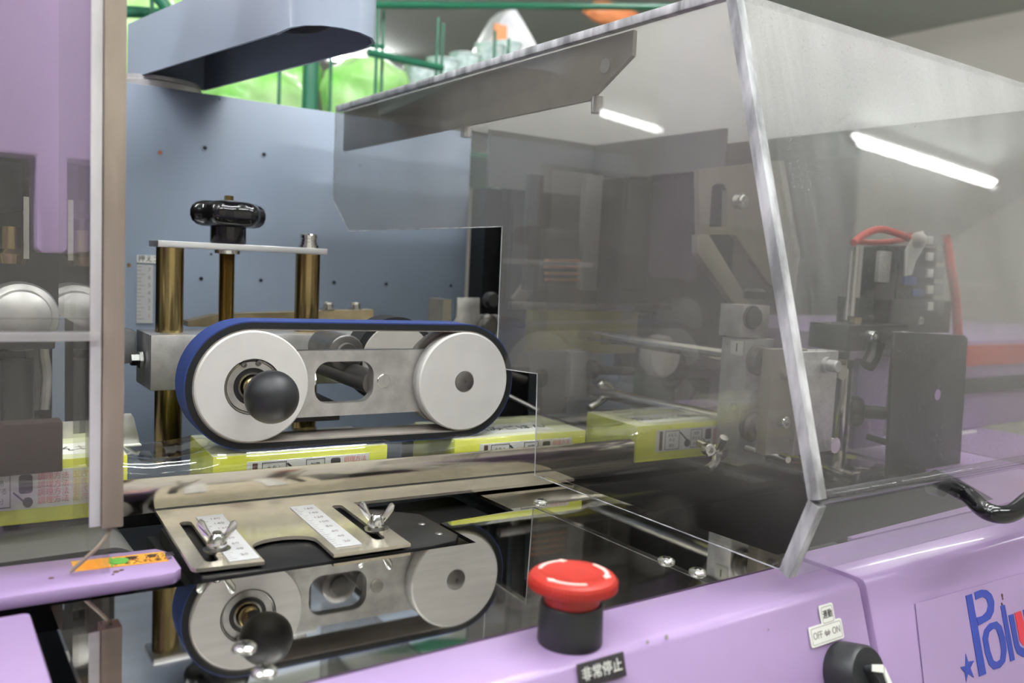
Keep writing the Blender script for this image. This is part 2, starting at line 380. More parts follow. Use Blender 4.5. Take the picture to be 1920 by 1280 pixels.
obj('gap_filler', box((.5195, .345, -.25), (.526, .37, -.004)), 'lilac', h1)
lb = thing('corner_housing', 'lilac housing block at the lower left corner beside the deck', 'machine housing', (-.1, .4, -.3))
obj('housing_shell', box((-.4, .2, -.3), (.0515, .5225, -.001), .003), 'lilac', lb)

# machine bed under everything (dark)
bed = thing('machine_bed', 'dark machine bed seen in the slots around the guide plate', 'machine bed', (.5, .75, -.3))
obj('bed_floor', box((.06, .40, -.29), (1.3, 1.14, -.10)), 'dark_in', bed)
obj('bed_rail', box((.14, .515, -.06), (.40, .66, -.012), .001), 'dark', bed)
obj('bed_rail', box((.50, .66, -.06), (1.25, .95, -.02), .001), 'dark_in', bed)
cav = obj('cavity_bracket', prism([(.60, .44), (.70, .44), (.70, .47), (.61, .47)], -.045, -.042), 'darksteel', bed)

rd = thing('side_deck', 'lilac deck behind the lower edge of the clear hood', 'deck plate', (.8, .45, 0))
obj('deck_sheet', prism([(.60, .386), (1.25, .386), (1.25, .95), (.90, .95), (.90, .47), (.84, .398), (.60, .391)], -.003, 0), 'lilac', rd)
obj('cable_strip', box((.88, .60, 0), (1.2, .604, .003)), 'paper', rd)

# ------------------------------------------------------------------ back panel with tapped holes
bp = thing('back_panel', 'blue grey painted back panel with rows of tapped holes', 'panel', (.4, 1.15, 0))
obj('panel_sheet', box((-.12, 1.145, -.30), (.703, 1.157, .395), .0008), 'panel', bp)
def hole(x, z, m='dark', r=.0042):
    h = obj('tapped_hole', ring((x, 1.1452, z), (0, -1, 0), r*.6, r, .0006, 20), 'panel', bp)
    obj('hole_bore', lathe((x, 1.1452, z), (0, -1, 0), [(0, r*.66), (.0005, r*.66)], 16), m, h)
for x in (.2008, .3081, .3841): hole(x, .3275)
hole(.2542, .3158, 'copper'); hole(.3250, .3905, 'dark', .0018)
for x in (.3059, .3836, .4874, .5684, .6774): hole(x, .1620)
hole(.2197, .176, 'brass'); hole(.1995, .166, 'dark'); hole(.275, .176, 'dark', .003); hole(.318, .194, 'dark', .0025)
obj('edge_post', box((.706, 1.10, -.02), (.735, 1.14, .31)), 'dark', bp)
# height scale on the panel with its caption
sc_ = obj('height_scale', box((.2285, 1.1436, .105), (.2475, 1.1452, .1775)), 'scale', bp)
tk = []
for k in range(15):
    z = .110+k*.0046; tk.append(box((.2288, 1.1432, z), (.2288+(.009 if k % 3 == 0 else .005), 1.1437, z+.0006)))
obj('graduation', join(*tk), 'scale_ink', sc_)
for k, ch in enumerate('7654321'):
    obj('numeral', text_bm(ch, .007, basis((.243, 1.1434, .114+.0095*(6-k)), (1, 0, 0), (0, 0, 1))), 'scale_ink', sc_)
cp = obj('caption_plate', box((.2285, 1.1436, .1795), (.262, 1.1452, .189)), 'paper', bp)
obj('caption_text', text_bm('押えコン', .0085, basis((.2465, 1.1434, .1842), (1, 0, 0), (0, 0, 1))), 'ink', cp)

# ------------------------------------------------------------------ swing arm on top of the panel
ar = thing('swing_arm', 'pale blue swing arm channel on a steel pivot above the panel', 'machine arm', (.26, 1.20, .395))
plan = [(.2295, 1.215), (.2925, .842), (.2945, .815), (.302, .795), (.315, .783), (.332, .778), (.352, .781), (.369, .791), (.380, .808), (.3835, .830), (.381, .86), (.326, 1.215)]
def offset(pl, d):
    c = V(sum(p[0] for p in pl)/len(pl), sum(p[1] for p in pl)/len(pl), 0); out = []
    n = len(pl)
    for i in range(n):
        a, b, e = V(*pl[i-1], 0), V(*pl[i], 0), V(*pl[(i+1) % n], 0)
        t = ((b-a).normalized()+(e-b).normalized()).normalized(); nn = V(-t.y, t.x, 0)
        if nn.dot(c-b) < 0: nn = -nn
        out.append((b.x+nn.x*d, b.y+nn.y*d))
    return out
inner = offset(plan, .003)
obj('channel_wall', prism(plan, .4105, .476, 'z', holes=[inner]), 'arm', ar)
obj('channel_top', prism(plan, .476, .479), 'arm', ar)
obj('channel_shade', prism(offset(plan, .0035), .470, .4755), 'dark', ar)  # black sheet standing in for the shade inside the hollow channel
obj('pivot', lathe((.264, 1.218, .30), (0, 0, 1), [(0, .057), (.1055, .057), (.1070, .055), (.112, .055)], 48), 'alu', ar)
obj('cable', tube([(.30, 1.02, .445), (.31, .93, .438), (.325, .88, .428), (.345, .86, .432), (.352, .83, .446), (.338, .81, .45)], .006), 'cableblack', ar)
for p in ((.288, 1.0), (.313, .90)):
    obj('cable_clip', box((p[0]-.004, p[1]-.006, .424), (p[0]+.004, p[1]+.006, .434), .001), 'grey', ar)

# ------------------------------------------------------------------ height adjuster: pillars, cap bar, screw, star knob
PY = .877
ad = thing('height_adjuster', 'height adjuster with two brass coloured pillars and black star knob', 'machine part', (.273, PY, 0))
for x, zt in ((.2050, .2), (.3435, .2)):
    obj('pillar', cyl((x, PY, -.01), (x, PY, zt), .0127, 40), 'brass', ad)
obj('cap_bar', box((.1895, PY-.0195, .2), (.3570, PY+.0195, .2062), .0006), 'alu_bright', ad)
th = [(0, .0078)]
z = 0
while z < .125:
    th += [(z+.0008, .0081), (z+.0016, .0071)]; z += .0016
obj('lead_screw', lathe((.2592, PY, .075), (0, 0, 1), th, 28), 'brass', ad)
obj('screw_washer', cyl((.2592, PY, .1965), (.2592, PY, .2), .0125, 32), 'chrome', ad)
kn = obj('star_knob', lathe((.2600, PY, .2062), (0, 0, 1), [(0, .0165), (.002, .0172), (.017, .0172), (.018, .021), (.021, .0225)], 40), 'black', ad)
n = 96; bm = bmesh.new(); rings = []
for t, k in ((-.002, .70), (-.0005, .84), (.003, .95), (.008, 1.0), (.013, 1.0), (.0175, .95), (.0205, .86), (.0225, .70), (.0230, .4)):
    rg = []
    for i in range(n):
        a = 2*PI*i/n; lob = math.cos(6*a+.3); r = .0338*k*(1+.085*max(-.9, lob))
        rg.append(bm.verts.new((.26+r*math.cos(a), PY+r*math.sin(a), .2248+t)))
    rings.append(rg)
for i in range(len(rings)-1):
    for k in range(n): bm.faces.new((rings[i][k], rings[i][(k+1) % n], rings[i+1][(k+1) % n], rings[i+1][k]))
bm.faces.new(rings[0][::-1]); bm.faces.new(rings[-1])
obj('knob_grip', bm, 'black', kn, smooth=60)
obj('knob_washer', cyl((.26, PY, .2475), (.26, PY, .2490), .0085, 24), 'grey', kn)
obj('knob_bolt', lathe((.26, PY, .2490), (0, 0, 1), [(0, .0046), (.0045, .0046), (.005, .003)], 6), 'brass', kn)
nt_ = obj('cap_nut', lathe((.3437, PY, .2062), (0, 0, 1), [(0, .0105), (.003, .0105), (.003, .0088), (.006, .0088), (.0065, .0082), (.0095, .0082), (.010, .0088), (.0135, .0088), (.0145, .008), (.0145, .005), (.010, .005), (.010, 0)], 30), 'chrome', ad)
# carriage block that slides on the pillars
obj('carriage_block', box((.1815, .845, .0665), (.4475, .908, .1185), .0008), 'alu', ad)
obj('rear_bracket', prism([(.236, .119), (.236, .1245), (.267, .132), (.4465, .1385), (.4465, .119)], .93, .95, 'y'), 'beige', ad)
for px in (615, 666):
    p = A(px, 588, y=.94); obj('cap_bolt', lathe((p.x, .94, .1375), (0, 0, 1), [(0, .0088), (.002, .0088), (.002, .006), (.006, .006), (.0062, .0055), (.0085, .006), (.0095, .0045)], 20), 'chrome', ad)
gs = obj('side_lug', prism([(.150, .085), (.178, .088), (.178, .118), (.156, .122)], .89, .92, 'y', .001), 'grey', ad)
obj('lug_nut', lathe((.180, .875, .0925), (-1, 0, 0), [(0, .009), (.003, .009), (.003, .0062), (.010, .006), (.0105, .004)], 6), 'chrome', ad)

# ------------------------------------------------------------------ belt press
RZ = -math.atan(.060)
bpz = thing('belt_press', 'belt press with blue topped black belt on two white wheels', 'conveyor press', (.3165, .6825, .0925), RZ)
def LB(name, bm, m, par=None, **k): return obj(name, bm, m, par or bpz, local=True, **k)
W = .0945; R_ = .0447
slot = rrect(-.0395, -.0175, .0130, .0180, .012)
boltc = [(.0225+.0066*math.cos(2*PI*k/20), .0066*math.sin(2*PI*k/20)) for k in range(20)]
LB('arm_plate', prism([(-W, -.0285), (W, -.0285), (W, .0275), (-W, .0275)], 0, .010, 'y', holes=[slot]), 'alu')
LB('arm_bolt', lathe((.0225, .002, 0), (0, -1, 0), [(0, .0064), (.0028, .0064), (.0034, .0058), (.0034, 0)], 24), 'chrome')
LB('slot_bolt', lathe((-.042, .012, .002), (1, 0, 0), [(0, .0062), (.006, .0062), (.0065, .005)], 6), 'chrome')
def wheel(x, z, face, solid):
    y0 = -.0155
    if solid:
        wv = LB('front_wheel', lathe((x, y0, z), (0, 1, 0), [(.0015, 0), (.0015, .0085), (0, .0098), (0, R_-.0012), (.0012, R_), (.0140, R_), (.0155, R_-.001)], 72), 'white')
        LB('axle_end', lathe((x, y0+.0012, z), (0, -1, 0), [(0, .0094), (.0012, .0092), (.0016, .0086), (.0016, .0015), (.0005, .0012), (.0005, 0)], 32), 'darksteel', wv)
    else:
        wv = LB('front_wheel', lathe((x, y0, z), (0, 1, 0), [(.010, 0), (.010, .0225), (0, .0225), (0, R_-.0012), (.0012, R_), (.0140, R_), (.0155, R_-.001)], 72), 'white')
        LB('bearing_ring', ring((x, y0+.0022, z), (0, 1, 0), .0150, .0200, .008), 'alu', wv)
        LB('bearing_seal', ring((x, y0+.0035, z), (0, 1, 0), .0112, .0150, .006), 'rubber', wv)
        LB('inner_race', ring((x, y0+.0018, z), (0, 1, 0), .0098, .0114, .008), 'chrome', wv)
        arc = []
        for k in range(30):
            a = math.radians(110+k*330/29); arc.append((x+.0212*math.cos(a), y0+.0018, z+.0212*math.sin(a)))
        sr = LB('snap_ring', tube(arc, .0011, 8, 1), 'darksteel', wv)
        for a in (112, 78):
            a = math.radians(a); LB('ring_ear', ring((x+.0190*math.cos(a), y0+.0006, z+.0190*math.sin(a)), (0, 1, 0), .0009, .0022, .0014, 16), 'darksteel', wv)
        LB('shaft', lathe((x, y0+.008, z), (0, -1, 0), [(0, .0085), (.014, .0085), (.015, .0075), (.030, .0072)], 28), 'brass', wv)
        LB('ball_knob', lathe((x+.001, y0-.0085, z-.0005), (0, -1, 0), [(0, .0075), (.020, .0078)]+[(.0395-.0200*math.cos(t*PI/24), .0200*math.sin(t*PI/24)) for t in range(4, 24)]+[(.0595, 0)], 40), 'rubber', wv)
    LB('rear_wheel', lathe((x, .0105, z), (0, 1, 0), [(0, .012), (0, R_-.001), (.001, R_), (.011, R_), (.012, R_-.001), (.012, .01)], 60), 'nylon_back')
wheel(-W, .0010, 0, False); wheel(W, -.0005, 0, True)
def racetrack(r0, r1, y0, y1):
    bm = bmesh.new(); rows = []
    for cx, cz, a0 in ((W, -.0005, -90), (-W, .0010, 90)):
        for k in range(33):
            a = math.radians(a0+180*k/32); ca, sa = math.cos(a), math.sin(a)
            rows.append([bm.verts.new((cx+r*ca, y, cz+r*sa)) for r, y in ((r0, y0), (r1, y0), (r1, y1), (r0, y1))])
    for i in range(len(rows)):
        a, b = rows[i], rows[(i+1) % len(rows)]
        for k in range(4): bm.faces.new((a[k], a[(k+1) % 4], b[(k+1) % 4], b[k]))
    return bm
LB('belt_lining', racetrack(R_, R_+.0012, -.0125, .022), 'beltin')
LB('foam_layer', racetrack(R_+.0012, R_+.0062, -.0130, .0225), 'foam')
LB('belt_cover', racetrack(R_+.0062, R_+.0072, -.0125, .023), 'blue')
LB('rear_roller', lathe((.066, .07, .008), (0, 1, 0), [(0, .008), (0, .036), (.03, .036)], 40), 'nylon_back')
LB('rear_belt', ring((.066, .073, .008), (0, 1, 0), .036, .043, .03), 'foam')
LB('rear_bearing', lathe((.010, .060, .018), (0, -1, 0), [(-.06, .017), (0, .017), (.001, .0155), (.001, .010), (.004, .009), (.004, 0)], 36), 'darksteel')
LB('mount_bracket', box((-.06, .012, -.035), (-.012, .16, -.020), .001), 'dark')
LB('cross_shaft', cyl((.018, .010, -.003), (.018, .17, -.003), .011, 28), 'darksteel')

# grey bracket tab behind the right wheel
tb = thing('bracket_tab', 'grey sheet metal tab standing behind the right wheel', 'bracket', (.59, .95, .10))
a = A(852, 606, y=.95); b_ = A(858, 558, y=.95); c_ = A(900, 558, y=.95); d_ = A(901, 620, y=.95)
obj('tab_sheet', prism([(a.x-.004, .08), (a.x-.002, a.z), (b_.x, a.z+.008), (b_.x, b_.z), (c_.x, c_.z), (d_.x, .08)], .95, .953, 'y', .0006), 'alu', tb)
obj('tab_return', box((a.x-.016, .953, .12), (a.x-.004, .99, .151)), 'plate_brown', tb)

# ------------------------------------------------------------------ guide plate, fin, scales
gp = thing('guide_plate', 'stainless guide plate with upright fin and two engraved scales', 'guide', (.147, .6690, .003), RZ)
def LG(name, bm, m, par=None, **k): return obj(name, bm, m, par or gp, local=True, **k)
notch = [(.0885, -.148), (.0885, -.110)]+[(.0665+.022*math.cos(math.radians(a)), -.110+.014*math.sin(math.radians(a))) for a in range(15, 170, 15)]+[(.0445, -.110), (.0445, -.148)]
outline = [(.001, 0), (.001, -.133), (.003, -.1365), (.0445, -.1395)]+notch[::-1][1:-1]+[(.0885, -.1445), (.144, -.1440), (.144, -.034), (.36, -.034), (.36, 0)]
def slotp(x, y0, y1, r=.0042):
    return [(x+r*math.cos(math.radians(t)), y1-r+r*math.sin(math.radians(t))) for t in range(0, 181, 30)]+[(x+r*math.cos(math.radians(t)), y0+r+r*math.sin(math.radians(t))) for t in range(180, 361, 30)]
LG('plate_sheet', prism([(p[0], p[1]) for p in outline if not (p[0] == .0885 and p[1] == -.148)], -.0012, .0012, 'z', holes=[slotp(.0150, -.128, -.036), slotp(.1285, -.128, -.036)]), 'fin')
fin_prof = [(-.032, -.002), (-.045, .006), (-.047, .026), (.452, .026), (.458, .022), (.458, -.0005), (0, -.0005)]
LG('fin', prism(fin_prof, 0, .0016, 'y', .0003), 'fin_up')
LG('bend_seam', box((-.0, -.0010, .0011), (.455, .0002, .0017)), 'dark_in')
for sx in (.0335, .1030):
    s = LG('scale_strip', box((sx-.0095, -.1335, .0012), (sx+.0095, -.0300, .0020), .0002), 'scale')
    for k, num in enumerate(('20', '40', '60', '80', '100', '120', '140', '160')):
        LG('numeral', text_bm(num, .0052, basis((sx+.002, -.124+k*.012, .0021), (1, 0, 0), (0, 1, 0))), 'scale_ink', s)
    LG('graduation', join(*[box((sx-.009, -.130+k*.004, .002), (sx-.009+(.005 if k % 3 == 0 else .003), -.1295+k*.004, .0021)) for k in range(24)]), 'scale_ink', s)
for x in (.0150, .1285): LG('slot_floor', box((x-.006, -.134, -.005), (x+.006, -.034, -.0035)), 'dark')
# black carrier plate under the guide
cr = thing('carrier_plate', 'black carrier plate under the stainless guide plate', 'plate', (.24, .56, -.004))
obj('plate_body', prism([(.1445, .5285), (.148, .5265), (.300, .5185), (.322, .5215), (.330, .532), (.330, .590), (.300, .62), (.1445, .64)], -.012, -.0005, 'z', .0015), 'dark', cr)
for p in ((.318, .566), (.318, .54)): obj('carrier_screw', lathe((*p, -.0005), (0, 0, 1), [(0, .003), (.0008, .002), (.0008, 0)], 14), 'darksteel', cr)

def wing_nut(name, loc, rz, label):
    t = thing(name, label, 'wing nut', loc, rz, None)
    obj('washer', lathe((0, 0, 0), (0, 0, 1), [(0, .0088), (.0014, .0088), (.0014, .004)], 30), 'chrome', t, local=True)
    obj('spring_washer', lathe((0, 0, .0014), (0, 0, 1), [(0, .0062), (.0016, .0062)], 24), 'darksteel', t, local=True)
    obj('hub', lathe((0, 0, .003), (0, 0, 1), [(0, .0062), (.002, .0066), (.0075, .0042), (.0085, .0034)], 28), 'chrome', t, local=True)
    obj('stud', cyl((0, 0, 0), (0, 0, .0125), .0026, 16), 'darksteel', t, local=True)
    for s in (-1, 1):
        pr = [(.0030, .0045), (.0052, .0052), (.0085, .0095), (.0122, .0150), (.0128, .0185), (.0108, .0205), (.0085, .0195), (.0060, .0140), (.0032, .0095)]
        wbm = prism([(s*p[0], p[1]) for p in pr], -.0013, .0013, 'y', .0006)
        obj('wing', wbm, 'chrome', t, local=True)
    return t
wing_nut('wing_nut', (.1625, .5605, 0.0043), -.50, 'wing nut clamping the left slot of the guide plate')
wing_nut('wing_nut', (.2742, .5545, 0.0043), -.62, 'wing nut clamping the right slot of the guide plate')

# ------------------------------------------------------------------ cartons in film
def carton(loc, label, zs=1.0, shift=0.0):
    t = thing('carton', label, 'carton', loc, RZ, 'yellow cartons on the film line')
    Lx, Ly, H = .1460, .088, .0385
    b = box((-Lx, 0, 0), (0, Ly, H), .0012)
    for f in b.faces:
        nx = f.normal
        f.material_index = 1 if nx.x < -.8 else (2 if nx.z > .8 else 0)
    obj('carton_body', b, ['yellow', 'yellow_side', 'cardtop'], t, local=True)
    lab = obj('front_label', box((-.120, -.0004, .0045), (-.017, .0002, .0275)), 'paper', t, local=True)
    q = lambda n, bm, m: obj(n, bm, m, lab, local=True)
    B = lambda x0, z0, x1, z1: box((x0, -.0007, z0), (x1, -.0003, z1))
    q('brown_bar', B(-.1155, .006, -.1115, .026), 'brownink')
    def outline_(x0, z0, x1, z1):
        w_ = .0005; return join(B(x0, z0, x1, z0+w_), B(x0, z1-w_, x1, z1), B(x0, z0, x0+w_, z1), B(x1-w_, z0, x1, z1))
    q('panel_outline', join(outline_(-.108, .006, -.088, .026), outline_(-.072, .006, -.056, .026)), 'ink')
    def disc(x, z, r): return cyl((x, -.0007, z), (x, -.0003, z), r, 18)
    q('pan_icon', join(disc(-.0765, .0115, .0042), xf(B(-.0075, -.0006, .0075, .0009), Matrix.Translation((-.082, 0, .019)) @ Matrix.Rotation(.72, 4, 'Y'))), 'ink')
    q('pot_icon', prism(rrect(-.0510, .0140, -.0425, .0255, .002), -.0007, -.0003, 'y'), 'ink')
    q('ladle_icon', join(disc(-.0455, .0085, .0032), xf(B(-.006, -.0005, .006, .0006), Matrix.Translation((-.050, 0, .011)) @ Matrix.Rotation(.75, 4, 'Y'))), 'ink')
    q('cooking_text', join(*[text_bm(s, .0042, basis((x, -.0004, z), (1, 0, 0), (0, 0, 1))) for s, x, z in (('水を入', -.098, .021), ('れる', -.098, .016), ('弱火', -.098, .010), ('加熱', -.064, .021), ('混ぜる', -.064, .016), ('五分', -.064, .010))]), 'ink')
    rt = []
    for j in range(4):
        rt.append(text_bm('調理方法', .0048, basis((-.0295, -.0004, .0232-j*.0048), (1, 0, 0), (0, 0, 1)), sx=1.05))
    q('red_text', join(*rt), 'redink')
    tp = obj('top_print', box((-.125, .012, H-.0002), (-.03, .050, H+.0003)), 'paper', t, local=True)
    obj('top_text', text_bm('炊込みごはん', .017, basis((-.078, .030, H+.0004), (1, 0, 0), (0, 1, 0)), sx=.95), 'ink', tp, local=True)
    lab.location.z += .005
    if zs != 1.0: t.scale = (1, 1, zs)
    if shift:
        for o_ in [lab]+[c for c in C.objects if c.parent == lab]:
            if o_ == lab: o_.location.x += shift
    return t
P0 = Vector((.3365, .6640, .0015)); DX = Vector((math.cos(RZ), math.sin(RZ), 0))
names = {-1: 'yellow carton at the left behind the clear left hood edge', 0: 'yellow carton under the left white wheel',
         1: 'yellow carton at the right white wheel, cut by the hood edge', 2: 'yellow carton inside the clear hood before the metal block', 3: 'yellow carton farthest inside the clear hood behind the metal block'}
for k in range(-1, 4):
    off = .2110*k + (0 if k != -1 else 0)
    carton(P0+DX*(off+(.004 if k < 0 else 0)), names[k], 1.17 if k < 0 else 1.0, -.019 if k < 0 else 0)

# clear film tube round the cartons
fl = thing('film_tube', 'clear shiny film tube wrapped over the yellow cartons', 'film', P0, RZ)
bm = bmesh.new(); nx, rows = 260, []
X0, X1 = -.42, .86
for i in range(nx+1):
    x = X0+(X1-X0)*i/nx
    u = ((x+.146+.065) % .2110)      # 0...065 = gap before a carton
    g = 0.0
    if u < .065: g = math.sin(PI*u/.065)**.7
    nz = lambda k, s: math.sin(x*k+s)*.5+math.sin(x*k*2.3+s*2)*.3+math.sin(x*k*5.1+s*3)*.2
    a = .0011
    dz = -.004*g+.0010*nz(60, 0)*g; dy = .0015*g+.0008*nz(45, 2)*g
    arc_ = []
    for t_ in range(9):      # loose slanting fold above the front edge, gently convex
        q_ = t_/8; bul = .0011*math.sin(PI*q_)
        arc_.append((-.0066+.0112*q_-bul*.7+dy, .0318+.0112*q_+bul*.7+dz))
    pts = [(-.0016, .003), (-.0020+.0006*g*nz(70, 2), .022)]+arc_+[
           (.012, .0430-.006*g+.0020*nz(130, 3)*g), (.030, .0412-.009*g+.0028*nz(100, 5)*g), (.055, .0410-.008*g+.0026*nz(140, 6)*g), (.080, .0410-.006*g+.002*nz(110, 7)*g), (.0905, .038-.004*g)]
    rows.append([bm.verts.new((x, y, z)) for y, z in pts])
for i in range(nx):
    for k in range(len(rows[0])-1): bm.faces.new((rows[i][k], rows[i+1][k], rows[i+1][k+1], rows[i][k+1]))
o = obj('film_sheet', bm, 'film', fl, local=True, smooth=80)

# conveyor bed under the cartons
cb = thing('carton_bed', 'dark slide bed carrying the line of yellow cartons', 'conveyor', (.5, .705, -.004), RZ)
obj('bed_plate', box((-.56, -.035, -.010), (.56, .075, 0)), 'dark', cb, local=True)
# infeed conveyor at left
ic = thing('infeed_conveyor', 'grey infeed conveyor belt with rounded end roller at the left', 'conveyor', (-.1, .65, -.03))
cx, cz, rr = .1085, -.0255, .0215
prof = [(-.5, cz+rr), (cx, cz+rr)]+[(cx+rr*math.sin(math.radians(a)), cz+rr*math.cos(math.radians(a))) for a in range(10, 180, 10)]+[(cx, cz-rr), (-.5, cz-rr)]
obj('conveyor_belt', prism(prof, .620, .715, 'y'), 'convey', ic)
obj('roller_end', lathe((cx, .620, cz), (0, -1, 0), [(0, .019), (.004, .019), (.006, .017), (.006, .008), (.010, .007), (.010, 0)], 40), 'dark', ic)
obj('conveyor_side', box((-.5, .608, -.05), (.095, .6195, -.008), .001), 'dark', ic)
tr_ = thing('side_tray', 'lilac tray ledge with orange warning sticker at the left', 'machine housing', (0, .56, 0))
tr_sheet = obj('tray_sheet', prism([(-.45, .562), (.122, .538), (.131, .5385), (.1365, .545), (.1375, .575), (.131, .588), (-.45, .632)], -.006, .0022, 'z', .0014), 'lilac', tr_)
def pt_sheet(px, py): return A(px, py, z=.0024)
sq = [pt_sheet(133, 1053), pt_sheet(306, 1034), pt_sheet(316, 1051), pt_sheet(141, 1071)]
stk = obj('warning_sticker', prism([(p.x, p.y) for p in sq], .0022, .0026), 'orange', tr_)
e = sq[1]-sq[0]; up = sq[0]-sq[3]; ctr = (sq[0]+sq[1]+sq[2]+sq[3])/4; ctr.z = .0027
obj('sticker_text', join(text_bm('注意 高温', .0085, basis(ctr+e*.24+up*.12, e, up), sx=1.1), text_bm('手を入れるな', .0060, basis(ctr+e*.22-up*.28, e, up))), 'ink', stk)
obj('sticker_mark', join(cyl(ctr-e*.02, ctr-e*.02+V(0, 0, .0002), .006, 20), box((-.0006, -.009, 0), (.0006, .009, .0002), 0, basis(ctr-e*.1, e, up))), 'green_ink', stk)
obj('chipped_paint', join(*[lathe(pt_sheet(x, y), (0, 0, 1), [(-.0006, r), (.0001, r*.7)], 7) for x, y, r in ((218, 1071, .0025), (228, 1068, .0018), (212, 1076, .0012), (96, 1083, .002))]), 'brownink', tr_)

# ------------------------------------------------------------------ left hood
lh = thing('left_hood', 'clear acrylic left hood with white and brown cut edges', 'machine hood', (.05, .56, .05))
obj('front_sheet', box((-.30, .5530, .1490), (.0905, .5590, .62)), 'left_acrylic', lh)
obj('lower_sheet', box((-.30, .5590, .0325), (.0905, .5640, .1560)), 'left_acrylic', lh)
obj('joint_ledge', box((-.30, .5480, .1440), (.0905, .5590, .1490), .0008), M['hood_top'], lh)
obj('end_sheet', prism(rrect(.5530, .0010, .6690, .145, .004), .0925, .0965, 'x'), 'left_acrylic', lh)
obj('end_sheet', prism([(.553, .145), (.7430, .145), (.7430, .62), (.553, .62)], .0925, .0965, 'x'), 'left_acrylic', lh)
obj('frosted_edge', box((.0850, .5515, .0325), (.0912, .5530, .62), .0004), 'frost_white', lh)
obj('brown_edge', box((.0918, .5500, .0310), (.1035, .5640, .62), .0008), 'brown', lh)
obj('strap', tube([(.098, .556, .031), (.092, .553, .022), (.083, .556, .012), (.076, .560, .0045)], .0012, 8), 'brown', lh)

# lilac sealing head and dark works behind the left hood
sh = thing('sealing_head', 'lilac sealing head with dark works behind the clear left hood', 'machine housing', (0, .85, .4))
p1 = A(68, 475, y=.78); p2 = A(172, 475, y=.78); p3 = A(68, 292, y=.78)
obj('head_cover', prism([(-.5, p3.z), (p1.x, p3.z), (p1.x, p1.z+.004), (p1.x+.004, p1.z), (p2.x-.004, p2.z), (p2.x, p2.z+.004), (p2.x, .75), (-.5, .75)], .78, .83, 'y', .0025), 'lilac', sh)
wk = sh
obj('works_plate', box((-.45, .98, 0), (.176, 1.0, .34)), 'dark', wk)
obj('works_block', box((-.4, .84, .225), (p1.x-.004, .97, p3.z-.002)), 'dgrey', wk)
a = A(44, 428, y=.80); obj('chrome_rod', box((a.x, .80, A(44, 485, y=.80).z), (a.x+.004, .806, .235)), 'chrome', wk)
a = A(0, 470, y=.82); obj('brass_fitting', lathe((a.x+.008, .82, a.z-.01), (0, 0, 1), [(0, .010), (.008, .012), (.012, .008), (.03, .008)], 20), 'brass', wk)
for px, n_ in ((40, .0285),):
    a = A(px, 590, y=.80)
    kb = obj('dome_cap', lathe((a.x, .80, a.z-.002), (0, -1, 0), [(-.03, .028), (-.004, .0285), (0, .027), (.001, .024), (.002, .0225), (.006, .021), (.010, .013), (.012, 0)], 40), 'alu', wk)
    obj('cap_foot', box((a.x-.022, .778, a.z-.026), (a.x+.022, .83, a.z-.012), .002), 'dark', wk)
a = A(112, 720, y=.86); obj('blue_strip', box((a.x-.006, .86, .02), (a.x+.004, .865, .135)), 'panel', wk)
obj('blue_guard', box((a.x-.030, .90, .02), (a.x-.006, .905, .15)), 'logo_blue', wk)
for k in range(2):
    a = A(60+k*20, 730, y=.84)
    obj('braided_sleeve', tube([(a.x+.002, .84, .135), (a.x, .838, .11), (a.x+.003, .842, .085), (a.x+.001, .84, .055)], .0055-.001*k, 10), 'alu' if k else 'darksteel', wk)
obj('lower_block', box((-.4, .80, .0), (A(95, 800, y=.80).x, .86, .048), .002), 'dark', wk)
q0 = A(-500, 822, y=.655); q1 = A(118, 884, y=.655)
obj('heater_bar', box((-.30, .655, q1.z), (q1.x, .672, A(118, 790, y=.655).z), .001), 'maroon', wk)
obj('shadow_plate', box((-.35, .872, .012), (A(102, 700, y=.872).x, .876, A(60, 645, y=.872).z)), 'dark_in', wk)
a = A(32, 780, y=.79); obj('cylinder_post', cyl((a.x, .79, .05), (a.x, .79, .105), .012, 24), 'dark', wk)
# grey guide tab next to the hood edge
gt = thing('film_guide_tab', 'grey folded film guide tab right of the left hood edge', 'guide', (.14, .75, .04))
obj('tab_sheet', prism([(.085, .0385), (.085, .0600), (.1340, .0600), (.1420, .0640), (.1465, .0635), (.1485, .0600), (.1532, .0395), (.1525, .0380)], .750, .7515, 'y', .0004), 'alu', gt)
obj('tab_lip', box((.085, .7440, .0372), (.1535, .7505, .0388), .0005), 'paper', gt)

# ------------------------------------------------------------------ right hood
HX = .4530
KH = .940      # the hood floats 11 mm above the deck on its hinges
def hk(y, z): return (y*KH, CAM_H+(z-CAM_H)*KH)
hd = thing('clear_hood', 'large scratched clear acrylic hood over the sealing jaws', 'machine hood', (.75, .7, 0))
endp = [hk(*q) for q in [(1.142, .3975), (.4445, .3975), (.3435, .0553), (.3620, .0025), (.6446, .0025), (.6488, .0985), (.7180, .0953), (.7193, .2360), (1.0857, .2332), (1.142, .276)]]
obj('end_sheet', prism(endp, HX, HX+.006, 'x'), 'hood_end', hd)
HX1 = .965
ne = [hk(*q) for q in [(1.142, .396), (1.142, .276), (1.0857, .2332), (.7193, .2360), (.7180, .0953), (.6488, .0985), (.6446, .0025), (.3620, .0025)]]
obj('notch_edge', join(*[cyl((HX-.0003, *ne[i]), (HX-.0003, *ne[i+1]), .00045, 6) for i in range(len(ne)-1)]), 'frost', hd)
nrm = V(0, -.3423, .1009).normalized(); dwn = V(0, -.1009, -.3423).normalized()
T0 = V(HX, *hk(.4445, .3975)); L0 = .3568*KH
